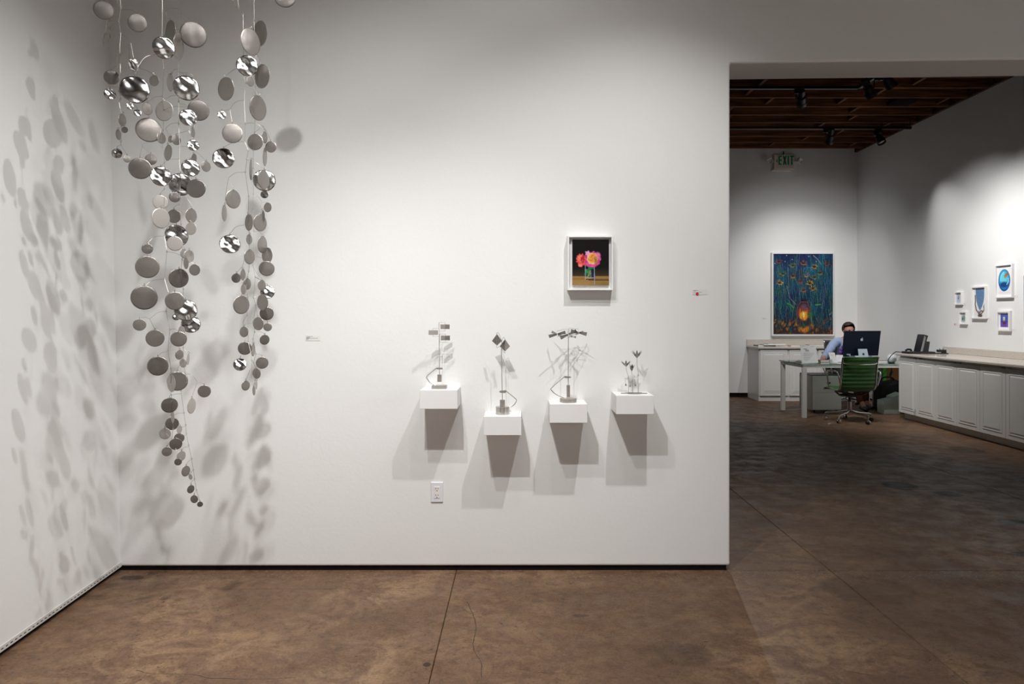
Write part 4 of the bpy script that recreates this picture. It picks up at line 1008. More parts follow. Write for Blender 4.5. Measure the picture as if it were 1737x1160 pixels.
for k, (x, y, c) in enumerate(fl_):
    st = [(x, y), (x+rg.uniform(-.03, .03), y+.2), (x+rg.uniform(-.06, .06), y+.45)]; cv.line(st, .004, (60, 130, 110), .6)
    hot = c == 'y' and y > .35; cl = pc[c][0]
    for j in range(26):
        a = rg.uniform(0, 6.28); r0 = rg.uniform(.020, .036); r1 = rg.uniform(.042, .066); sh = rg.uniform(.45, 1.0)*(1.1 if hot else .9)
        cv.line([(x+r0*math.cos(a), y+r0*.62*math.sin(a)), (x+r1*math.cos(a+.25), y+r1*.62*math.sin(a+.25))], .0038, tuple(min(255, int(v*sh)) for v in cl), .8)
    cv.ell(x, y+.004, .030, .017, tuple(int(v*.75) for v in pc[c][1]), .6, .85); cv.ell(x-.004, y, .014, .008, (34, 40, 66), .8, .8); cv.line([(x-.03, y+.012), (x, y+.022), (x+.03, y+.012)], .004, cl, .8)
for k in range(150):
    x = rg.random(); y = rg.uniform(.1, .95); L_ = rg.uniform(.03, .12); dx = rg.uniform(-.05, .05)
    cv.line([(x, y), (x+dx*.3, y-L_*.5), (x+dx, y-L_)], rg.uniform(.002, .004), [(34, 120, 130), (30, 70, 130), (20, 50, 60), (90, 130, 90), (26, 60, 100), (120, 90, 70)][k % 6], .55)
cv.line([(.66, .02), (.74, .07), (.79, .13)], .008, (130, 140, 130), .8); cv.line([(.82, 0), (.82, .2)], .008, (40, 120, 150), .8)
cv.line([(.93, .76), (.99, .72)], .008, (130, 130, 120), .8); cv.line([(.50, .20), (.53, .17), (.60, .17), (.66, .22)], .008, (40, 120, 170), .8)
cv.line([(.22, .40), (.27, .55), (.37, .63)], .006, (150, 140, 130), .7); cv.line([(.23, .62), (.28, .63), (.33, .67)], .010, (80, 150, 80), .8); cv.line([(.70, .635), (.78, .63)], .012, (90, 160, 70), .8)
for (x, y) in ((.215, .02), (.02, .12), (.19, .095), (.71, .095), (.585, .03), (.31, .07)): cv.ell(x, y, .008, .006, (180, 200, 220), .6, .9)
# glowing lantern jar
cv.ell(.50, .715, .115, .125, (60, 40, 56), .4, .8); cv.ell(.50, .74, .085, .095, (200, 90, 36), .35, .95); cv.ell(.50, .77, .065, .055, (240, 160, 50), .5, .95); cv.ell(.49, .76, .028, .035, (255, 226, 130), .7, 1)
cv.ell(.51, .665, .06, .045, (96, 70, 100), .5, .8); cv.line([(.39, .80), (.40, .66), (.45, .60), (.56, .60), (.60, .68), (.595, .81)], .007, (150, 70, 50), .8)
cv.line([(.47, .58), (.54, .58)], .022, (34, 34, 56), .95); cv.line([(.47, .555), (.53, .555)], .010, (44, 50, 80), .9); cv.line([(.455, .66), (.49, .82), (.50, .92)], .005, (60, 40, 30), .8)
cv.line([(.41, .86), (.60, .86)], .035, (50, 44, 56), .8); cv.ell(.61, .76, .05, .03, (44, 110, 60), .6, .8, .3)
for k in range(120):
    x = rg.random(); y = rg.uniform(.84, 1.0); cv.line([(x, y), (x+rg.uniform(-.02, .02), y-rg.uniform(.03, .09))], rg.uniform(.002, .004), [(40, 70, 64), (60, 50, 60), (36, 40, 50), (110, 90, 60), (60, 110, 80)][k % 5], .75)
cv.speck(.12)
floater('large white framed night garden painting with sunflowers and a glowing lantern', 1309.6, 1415.4, 428.3, 569.6, FY-.075, 1312.4, 1414.0, 430.6, 566.5, cv, .022)
card('tiny wall label left of the large night garden painting', P(1292.5, 538.5, FY-.0005), .09, .035, (1, 0, 0), (0, -1, 0), [(.01, .07, .012), (.01, .05, .02)])

# ================================================================== FRAMED WORKS ON THE RIGHT WALL
def rwz(px, py): Y = RX*F/(px-CX); return Y, CAMH-(py-CY)/F*Y
def side_frame(label, px0, px1, pyt, pyb, cv, fw, mat_margin=(0, 0, 0, 0), depth=.034, full=False):
    fw *= .8
    "px0 far edge, px1 near edge (front face plane); pyt/pyb at the near edge"
    X = RX-depth
    Y0 = X*F/(px0-CX); Y1 = X*F/(px1-CX); z1 = CAMH-(pyt-CY)/F*Y1; z0 = CAMH-(pyb-CY)/F*Y1
    t = thing('framed_picture', label, 'picture', (RX-.0006, (Y0+Y1)/2, (z0+z1)/2), group='small framed works on the right wall')
    for lo, hi in (((X, Y1, z0), (RX-.0006, Y1+fw, z1)), ((X, Y0-fw, z0), (RX-.0006, Y0, z1)), ((X, Y1+fw, z1-fw), (RX-.0006, Y0-fw, z1)), ((X, Y1+fw, z0), (RX-.0006, Y0-fw, z0+fw))):
        bm = NB(); box(bm, lo, hi, .001, 1); obj('frame_bar', bm, FRAMEW, t, True)
    bm = NB(); box(bm, (RX-.012, Y1+fw, z0+fw), (RX-.001, Y0-fw, z1-fw)); obj('mount', bm, PAPER, t, True)
    W_, H_ = Y0-Y1, z1-z0; l, r, tp, bt = mat_margin
    a = Vector((RX-.0135, Y0-fw-W_*l, z1-fw-H_*tp)); 
    painting('artwork', cv, a, (0, -(W_-2*fw-W_*(l+r)), 0), (0, 0, -(H_-2*fw-H_*(tp+bt))), t, (-.0012, 0, 0))
    return t
cv = Canvas(30, 50, (196, 204, 216)); cv.ell(.5, .6, .4, .3, (176, 186, 204), 1, .7); cv.line([(.4, .25), (.42, .4), (.36, .5)], .05, (70, 80, 110), .9); cv.ell(.36, .5, .07, .06, (40, 44, 70), .6, 1); cv.line([(.3, .6), (.5, .75)], .03, (120, 140, 170), .6)
side_frame('tiny white framed pale blue drawing, upper of the two leftmost on the right wall', 1618.2, 1630.2, 494.6, 516.8, cv, .018, (.04, .04, .03, .03))
cv = Canvas(40, 56, (206, 206, 214)); cv.ell(.5, .55, .35, .35, (120, 150, 130), .8, .7); cv.ell(.3, .6, .10, .18, (60, 60, 96), .6, .9); cv.ell(.62, .55, .14, .2, (90, 150, 120), .6, .8); cv.ell(.5, .8, .35, .08, (150, 160, 190), .8, .8); cv.ell(.6, .25, .1, .06, (120, 110, 180), .8, .8)
side_frame('tiny white framed green and grey picture, lower of the two leftmost on the right wall', 1625.8, 1638.2, 528.4, 550.3, cv, .018, (.05, .05, .08, .08))
cv = Canvas(70, 130, (222, 222, 222)); cv.a[:] = np.array((222, 221, 219))/255
cvx, cvy = cv.u, cv.v
m = ((np.abs(cvx-.5) < .40*np.clip(1-(cvy/.78)**3, 0, 1)) & (cvy < .78)).astype(float)
cv.blend(m, (92, 124, 164)); nz = cv.rng.rand(130, 70); cv.blend(m*(nz > .6)*.6, (136, 160, 190)); cv.blend(m*(nz < .25)*.6, (62, 92, 136))
for q in ([(.05, .25), (.08, .45), (.04, .55), (.15, .75), (.35, .86), (.45, .95)], [(.95, .5), (.85, .65), (.88, .75), (.7, .85), (.55, .9)], [(.5, .84), (.6, .78), (.72, .8)], [(.4, .8), (.45, .9), (.42, 1)], [(.55, .9), (.6, 1)]): cv.line(q, .05, (96, 84, 76), .9)
cv.ell(.5, .95, .2, .06, (84, 74, 68), .5, .9)
side_frame('white framed picture of a blue column held in bare branches on the right wall', 1646.3, 1671.0, 484.8, 540.6, cv, .022, (.12, .02, .02, .01))
cv = Canvas(80, 130, (228, 228, 230)); cv.ell(.48, .5, .44, .44, (28, 74, 150), .06, 1); cv.ell(.47, .46, .39, .39, (60, 160, 200), .25, 1); cv.ell(.45, .42, .26, .24, (110, 208, 220), .5, .9); cv.ell(.46, .68, .30, .12, (24, 56, 120), .6, .9)
cv.line([(.45, .16), (.25, .3), (.2, .5)], .03, (170, 226, 234), .8); cv.line([(.78, .42), (.80, .55), (.66, .68)], .025, (200, 230, 240), .8); cv.ell(.60, .30, .15, .06, (150, 116, 80), .4, 1, -.8, .2, 6); cv.ell(.56, .38, .05, .05, (170, 130, 90), .4, 1); cv.ell(.72, .25, .10, .06, (140, 106, 74), .4, 1, -.6)
side_frame('largest white framed picture on the right wall, a bright blue oval swirl', 1687.2, 1716.0, 446.4, 504.6, cv, .022, (.04, .06, .07, .11))
cv = Canvas(70, 90, (88, 100, 184)); cv.band(0, .55, (84, 96, 182), (60, 90, 160)); cv.band(.55, 1.01, (96, 70, 160), (120, 90, 190)); cv.line([(0, .58), (1, .58)], .02, (50, 50, 100), .9)
cv.ell(.45, .38, .14, .18, (206, 190, 176), .3, 1); cv.ell(.45, .26, .16, .05, (190, 190, 210), .3, 1); cv.ell(.5, .68, .22, .10, (96, 60, 70), .4, 1); cv.line([(.4, .7), (.36, .95)], .03, (70, 46, 60), 1); cv.line([(.58, .7), (.62, .95)], .03, (70, 46, 60), 1); cv.ell(.46, .52, .06, .08, (150, 110, 100), .4, 1)
side_frame('white framed small blue and purple picture below the blue oval', 1689.8, 1712.2, 526.6, 561.8, cv, .030, (.10, .10, .07, .10))
cv = Canvas(60, 110, (60, 130, 190)); cv.band(0, .5, (86, 96, 150), (50, 110, 170)); cv.band(.5, 1.01, (70, 190, 210), (60, 150, 190)); cv.ell(.6, .5, .3, .2, (30, 70, 140), .8, .8)
side_frame('white framed blue picture cut off by the right edge of the photo', 1734.6, 1772, 462.0, 553, cv, .020, (.0, .0, .0, .42))
for px, py, dot, lb in ((1632.2, 513.6, True, 'tiny wall label with red dot beside the pale blue drawing'), (1618.6, 547.6, True, 'tiny wall label with red dot left of the green and grey picture'), (1673.6, 538.4, True, 'tiny wall label with red dot beside the blue column picture'),
                        (1718.6, 500.6, False, 'tiny grey wall label beside the blue oval picture'), (1715.2, 557.6, False, 'tiny grey wall label beside the blue and purple picture')):
    Y_, Z_ = rwz(px, py)
    card(lb, Vector((RX-.0005, Y_, Z_)), .08, .03, (0, -1, 0), (-1, 0, 0), [(.006, .05, .008), (.006, .04, .014)], (.016, .022, .009) if dot else None)
# ================================================================== DESK AND WHAT IS ON IT
DW0, DW1, DY0, DY1 = 3.955, 5.85, 9.87, 10.72; DZ = .755
DESKW = mat('white_powder_coat', (.72, .71, .68, 1), .4)
GLASS = bpy.data.materials.new('green_glass'); GLASS.use_nodes = True
_b = GLASS.node_tree.nodes['Principled BSDF']; _b.inputs['Base Color'].default_value = (.62, .80, .74, 1); _b.inputs['Transmission Weight'].default_value = .92; _b.inputs['Roughness'].default_value = .03; _b.inputs['IOR'].default_value = 1.45
t = thing('desk', 'white metal desk with a green edged glass top', 'desk', ((DW0+DW1)/2, (DY0+DY1)/2, 0))
for x in (DW0+.01, DW1-.066):
    for y in (DY0, DY1-.056):
        bm = NB(); box(bm, (x, y, 0), (x+.056, y+.056, DZ-.056), .002, 1); obj('leg', bm, DESKW, t, True)
for lo, hi in (((DW0+.01, DY0, DZ-.056), (DW1-.01, DY0+.056, DZ-.014)), ((DW0+.01, DY1-.056, DZ-.056), (DW1-.01, DY1, DZ-.014)), ((DW0+.01, DY0+.056, DZ-.056), (DW0+.066, DY1-.056, DZ-.014)), ((DW1-.066, DY0+.056, DZ-.056), (DW1-.01, DY1-.056, DZ-.014))):
    bm = NB(); box(bm, lo, hi, .002, 1); obj('rail', bm, DESKW, t, True)
bm = NB(); box(bm, (DW0-.01, DY0-.012, DZ-.0135), (DW1+.01, DY1+.01, DZ), .003, 2); obj('glass_top', bm, GLASS, t, True)
ZD = DZ + .0004
# drawer pedestal
t = thing('drawer_pedestal', 'white drawer pedestal under the left half of the desk', 'drawer unit', (4.30, 10.38, 0))
bm = NB(); box(bm, (0, 0, .045), (.43, .46, .545), .003, 1); obj('body', bm, DESKW, t)
for k, (z0, z1) in enumerate(((.048, .30), (.305, .54))):
    bm = NB(); box(bm, (.004, -.016, z0), (.426, 0, z1), .002, 1); d = obj('drawer', bm, DESKW, t)
bm = NB(); box(bm, (.215, -.026, .43), (.265, -.016, .455), .002, 1); obj('lock_plate', bm, BLACK, d)
for x in (.05, .38):
    for y in (.05, .41):
        bm = NB(); cyl(bm, (x-.012, y, .024), (x+.012, y, .024), .024, 12); obj('caster', bm, BLKPLASTIC, t)
bm = NB(); box(bm, (.0, .01, .5455), (.43, .45, .556), .002, 1); obj('top_pad', bm, BLKPLASTIC, t)
# all in one computer seen from behind
NAVY = mat('dark_blue_anodised', (.0035, .010, .028, 1), .35, metal=.3, noise=.1)
SILV = mat('pale_blue_metal', (.48, .56, .64, 1), .4, metal=.1)
SX, SYm = 4.978, 10.28
t = thing('computer', 'all in one computer seen from behind, dark blue back with a pale fruit logo', 'computer', (SX, SYm, ZD), R(4))
tilt = R(11)
def tl(x, y, z):  # tilt about x axis at mid height; top towards viewer (-y)
    zz = z-.29; return Vector((x, y*math.cos(tilt) - zz*math.sin(tilt), .29 + zz*math.cos(tilt) + y*math.sin(tilt)))
bm = NB(); box(bm, (-.275, -.006, .085), (.275, .006, .455), .004, 2)
for v_ in bm.verts: v_.co = tl(*v_.co)
obj('screen_body', bm, NAVY, t)
bm = NB(); box(bm, (-.268, .0061, .092), (.268, .0075, .448))
for v_ in bm.verts: v_.co = tl(*v_.co)
obj('display', bm, mat('display_glass', (.02, .02, .02, 1), .1, emit=((.7, .8, 1, 1), .5)), t)
# logo: fruit body with bite, leaf
def logo_pts():
    body = []
    for k in range(64):
        a = 2*math.pi*k/64; x = math.sin(a); z = math.cos(a)
        r_ = 1 - .16*math.exp(-((a if a < math.pi else a-2*math.pi)/.35)**2) - .10*math.exp(-((a-math.pi)/.28)**2) + .05*abs(math.sin(a))
        X, Z = x*r_*.92, z*r_*.98
        d = math.hypot(X-1.08, Z-.12)
        if X > .45 and d < .42:
            X = 1.08 - math.sqrt(max(0, .42**2-(Z-.12)**2)) if abs(Z-.12) < .42 else X
        body.append((X, Z))
    return body
bm = NB(); sL = .021; zc = .325
prism(bm, [(x*sL, -.0064, zc+z*sL) for x, z in logo_pts()], (0, -.0006, 0))
prism(bm, [(x*sL, -.0064, zc+z*sL) for x, z in ((.02, 1.02), (.08, 1.30), (.25, 1.50), (.48, 1.60), (.45, 1.36), (.28, 1.13))], (0, -.0006, 0))
for v_ in bm.verts: v_.co = tl(*v_.co)
obj('logo', bm, mat('logo_grey', (.62, .70, .72, 1), .4, emit=None), t)
bm = NB(); prism(bm, [(-.068, -.030, .190), (.068, -.030, .190), (.082, -.075, .002), (-.070, -.075, .002)], (0, .004, 0)); st_ = obj('stand', bm, SILV, t)
bm = NB(); prism(bm, [(-.07, -.078, 0), (.082, -.078, 0), (.076, .08, 0), (-.07, .08, 0)], (0, 0, .004)); obj('foot', bm, SILV, t)
bm = NB(); lathe(bm, [(.017, 0), (.017, .002)], 16, (.004, -.047, .115), (0, -1, .25)); obj('cable_hole', bm, BLKPLASTIC, st_)
bm = NB(); box(bm, (-.205, -.052, .10), (-.150, -.046, .115)); box(bm, (-.165, -.052, .08), (-.150, -.046, .105))
for v_ in bm.verts: v_.co = v_.co + Vector((0, .075, 0))
obj('port_label', bm, SILV, t)
# paper holders
def leaning(name, label, cat, pts, Yb, col, rows=None, th=.003, backd=.07):
    "sheet through four pixel corners (tl, tr, br, bl), bottom at depth Yb on the desk, leaning back"
    Q = [P(pts[0][0], pts[0][1], Yb+.04), P(pts[1][0], pts[1][1], Yb+.04), P(pts[2][0], pts[2][1], Yb), P(pts[3][0], pts[3][1], Yb)]
    dz = ZD - (Q[2].z+Q[3].z)/2 + .002
    for q in Q: q.z += dz
    o0 = (Q[2]+Q[3])/2; t = thing(name, label, cat, (o0.x, Yb, ZD))
    bm = NB(); prism(bm, Q, (0, th, 0)); obj('sheet', bm, col, t, True)
    bm = NB(); a, b_ = Q[3], Q[2]; prism(bm, [a, b_, b_+Vector((0, backd, 0)), a+Vector((0, backd, 0))], (0, 0, .002)); obj('foot', bm, mat('clear_acrylic', (.75, .78, .78, 1), .1, trans=.6), t, True)
    if rows:
        bm = NB(); ux = (Q[1]-Q[0]); uz = (Q[3]-Q[0])
        for (u0, u1, v0, v1) in rows:
            prism(bm, [Q[0]+ux*u+uz*v_+Vector((0, -.0006, 0)) for u, v_ in ((u0, v0), (u1, v0), (u1, v1), (u0, v1))], (0, .0004, 0))
        obj('print', bm, mat('faint_print', (.42, .42, .45, 1), .7), t, True)
    return t
rows = [(.1, .3, .05, .065), (.62, .9, .05, .065), (.18, .40, .18, .24), (.3, .52, .24, .34)] + [(.14, .88, v, v+.012) for v in (.42, .46, .50, .54, .58, .64, .68, .72, .76, .80)] + [(.14, .5, .85, .862)]
leaning('paper_stand', 'printed page in a clear stand at the left end of the desk', 'sign holder', [(1357.2, 582.6), (1383.4, 583.2), (1388.2, 612.6), (1361, 613.6)], 9.99, PAPER, rows)
leaning('card_stand', 'taller white card stand on the desk, left of the two beside the green chair', 'card', [(1405.1, 595.6), (1415.6, 595.8), (1421.2, 613.6), (1410, 613.8)], 10.0, PAPER, [(.2, .8, .2, .22), (.2, .7, .3, .32)])
leaning('card_stand', 'shorter white card stand just right of the taller one on the desk', 'card', [(1418, 595.2), (1429.6, 595.4), (1430.4, 607), (1419, 607.4)], 10.22, PAPER, [(.2, .8, .3, .32), (.2, .7, .5, .52)])
def desk_book(x, y, z, w_, d_, h_, rz, col, label): flat_book(x, y, z, w_, d_, h_, rz, col, label, 'book')
desk_book(4.16, 10.25, ZD, .22, .16, .014, .1, (150, 146, 138), 'grey book at the left end of the desk behind the printed page')
desk_book(4.17, 10.26, ZD+.0145, .20, .15, .010, -.08, (176, 172, 164), 'pale booklet on the grey book at the left end of the desk')
desk_book(4.43, 10.28, ZD, .14, .10, .03, .05, (122, 98, 66), 'small tan box like book beside the seated person\'s hand')
x0 = 5.27
desk_book(5.21, 10.15, ZD, .26, .20, .012, .1, (220, 218, 214), 'white notebook lying right of the computer, bottom of its pile')
desk_book(5.23, 10.18, ZD+.0125, .24, .18, .012, -.12, (120, 92, 110), 'mauve magazine lying on the white notebook right of the computer')
desk_book(5.12, 10.30, ZD+.025, .17, .12, .014, .0, (206, 138, 84), 'orange booklet on top of the pile right of the computer')
# tumbler, bowl
t = thing('glass_tumbler', 'small clear tumbler near the front edge of the desk', 'glass', (4.405, 10.00, ZD))
bm = NB(); lathe(bm, [(.018, 0), (.024, .055), (.022, .055), (.016, .006), (0, .006)], 16); obj('cup', bm, mat('clear_glass_cup', (.85, .9, .92, 1), .05, trans=.7), t)
t = thing('pen_cup', 'small dark pen cup beside the clear tumbler on the desk', 'cup', (4.47, 10.12, ZD))
bm = NB(); lathe(bm, [(.024, 0), (.026, .06), (.023, .06), (.021, .006), (0, .006)], 16); obj('cup', bm, BLKPLASTIC, t)
for k in range(3):
    bm = NB(); cyl(bm, (-.012+.01*k, 0, .01), (-.02+.022*k, .01, .095), .003, 6); obj('pen', bm, mat('pen_%d' % k, [(.3, .3, .32, 1), (.05, .05, .06, 1), (.5, .48, .45, 1)][k], .4), t)
t = thing('dark_bowl', 'small dark bowl on the desk in front of the computer stand', 'bowl', (4.975, 10.08, ZD))
bm = NB(); lathe(bm, [(.025, 0), (.05, .03), (.055, .05), (.051, .05), (.045, .03), (0, .008)], 20); obj('bowl', bm, mat('dark_glaze', (.03, .03, .02, 1), .25), t)
# phone / lamp dome with cable
t = thing('desk_speaker', 'rounded pale grey speaker on the desk against the counter end', 'speaker', (5.262, 9.985, ZD))
bm = NB(); ball(bm, (0, 0, .066), .066, 3, (1.0, .8, 1.0)); obj('shell', bm, mat('pale_grey_plastic', (.60, .63, .64, 1), .4), t)
bm = NB(); lathe(bm, [(.04, 0), (.045, .008), (.04, .014)], 20); obj('foot', bm, BLKPLASTIC, t)
pts = [(5.185, 9.93, ZD+.010), (5.13, 9.91, ZD+.004), (5.06, 9.93, ZD+.004), (4.98, 9.98, ZD+.004)]
bm = NB(); tube(bm, smooth_path(pts, 6), .0035, 6); tag(obj('cable', bm, PAPER), 'thin white cable curling over the desk from the grey speaker', 'cable')
#cord
pts = [(5.17, 9.90, ZD+.012), (5.175, 9.90, ZD+.06), (5.21, 9.888, .875), (5.26, 9.875, .920), (5.275, 9.83, .9225), (5.285, 9.75, .9225)]
bm = NB(); tube(bm, smooth_path(pts, 6), .006, 8); tag(obj('black_cord', bm, BLKPLASTIC), 'thick black cord climbing from the grey speaker to the counter', 'cord')
# terminal on the counter: base and tilted screen
ZC = .9103
t = thing('card_terminal', 'black terminal with a small tilted screen on the far end of the counter', 'terminal', (5.46, 9.64, ZC))
bm = NB(); box(bm, (-.195, -.09, 0), (.165, .09, .030), .004, 2); obj('base', bm, BLKPLASTIC, t)
bm = NB(); prism(bm, [(-.035, -.08, .030), (.01, -.08, .030), (.072, -.08, .245), (.020, -.08, .262)], (0, .16, 0)); sc_ = obj('screen_housing', bm, BLKPLASTIC, t)
bm = NB(); prism(bm, [(.012, -.065, .030), (.085, -.065, .030), (.105, -.065, .165), (.05, -.065, .17)], (0, .13, 0)); obj('rear_block', bm, BLKPLASTIC, t)
bm = NB(); prism(bm, [(-.0335, -.0815, .034), (-.004, -.0815, .034), (.041, -.0815, .225), (.0195, -.0815, .248)], (0, -.001, 0)); obj('side_panel', bm, mat('grey_panel', (.22, .22, .22, 1), .4), sc_)
bm = NB(); tube(bm, [(-.19, 0, .04), (-.16, 0, .058), (-.12, 0, .056), (-.11, 0, .036)], .014, 8); obj('handset', bm, BLKPLASTIC, t)
t = thing('card_punch', 'small black punch device with two knobs on the counter near the terminal', 'hole punch', (5.725, 9.62, ZC))
bm = NB(); box(bm, (-.10, -.06, 0), (.085, .06, .012), .002, 1); obj('base', bm, BLKPLASTIC, t)
bm = NB(); box(bm, (-.03, -.03, .022), (.075, .03, .055), .003, 1); box(bm, (.035, -.03, .012), (.075, .03, .024)); obj('block', bm, BLKPLASTIC, t)
for x in (.0, .045):
    bm = NB(); cyl(bm, (x, 0, .055), (x, 0, .074), .006, 10); obj('knob', bm, CHROME, t)

# ================================================================== UNDER THE DESK, RIGHT
GLIME = mat('green_board', (.14, .30, .09, 1), .5, noise=.3, nscale=4); GLIME2 = mat('bright_green_edge', (.12, .55, .06, 1), .5); ORG = mat('orange_board', (.42, .17, .05, 1), .6, noise=.3, nscale=5)
t = thing('leaning_canvas', 'green canvas standing on the floor behind the desk', 'canvas', (5.438, 10.78, 0))
bm = NB(); box(bm, (-.02, 0, .0), (.115, .03, .72), .002, 1); obj('panel', bm, mat('dusty_green', (.09, .17, .09, 1), .6, noise=.35, nscale=5), t)
bm = NB(); box(bm, (.115, -.002, .0), (.165, .032, .72), .002, 1); obj('edge', bm, GLIME2, t)
t = thing('leaning_canvas', 'orange brown canvas standing right of the green one behind the desk', 'canvas', (5.755, 10.78, 0))
bm = NB(); box(bm, (-.148, 0, .0), (.15, .03, .74), .002, 1); obj('panel', bm, ORG, t)
t = thing('storage_bag', 'large black bag slumped under the right end of the desk', 'bag', (5.545, 10.64, 0))
bm = NB(); box(bm, (-.17, -.12, 0), (.17, .12, .44), .05, 3)
for v_ in bm.verts: v_.co.x += .03*math.sin(v_.co.z*9); v_.co.z *= 1 + .06*math.sin(v_.co.x*12)
obj('body', bm, mat('black_fabric', (.006, .006, .007, 1), .8, noise=.3), t)
bm = NB(); tube(bm, smooth_path([(-.12, -.02, .43), (-.08, -.04, .50), (.04, -.04, .50), (.10, -.02, .44)], 5), .012, 6); obj('handle', bm, mat('black_fabric', (.006, .006, .007, 1), .8), t)
t = thing('stepped_box', 'grey stepped plastic box on the floor against the counter end', 'box', (5.455, 10.28, 0))
GREYP = mat('grey_plastic_box', (.50, .51, .49, 1), .45)
bm = NB(); prism(bm, [(-.145, 0, 0), (.12, 0, 0), (.12, 0, .30), (.06, 0, .275), (-.01, 0, .245), (-.01, 0, .215), (-.06, 0, .205), (-.145, 0, .185)], (0, .20, 0)); obj('body', bm, GREYP, t)
t = thing('easel_legs', 'pair of pale flat boards leaning behind the desk beside the black bag', 'board', (5.60, 11.15, 0))
for (xb, xt, zb, zt) in ((-.02, -.0, .0, .40), (.075, .04, .0, .42)):
    bm = NB(); prism(bm, [(xb, 0, zb), (xb+.036, 0, zb), (xt+.036, .05, zt), (xt, .05, zt)], (0, .02, 0)); obj('board', bm, mat('pale_board', (.28, .25, .22, 1), .6), t)
t = thing('cable_bundle', 'black bundle of cables hanging under the right end of the desk', 'cables', (5.39, 10.25, 0))
bm = NB(); tube(bm, smooth_path([(0, 0, .70), (.012, 0, .62), (-.01, 0, .55), (.012, 0, .48), (0, 0, .43)], 5), [.008]*5+[.016]*5+[.010]*5+[.018]*5+[.02], 8); obj('bundle', bm, BLKPLASTIC, t)
bm = NB(); tube(bm, smooth_path([(0, 0, .70), (-.08, 0, .62), (-.2, 0, .45)], 5), .003, 5); obj('loose_cable', bm, BLKPLASTIC, t)

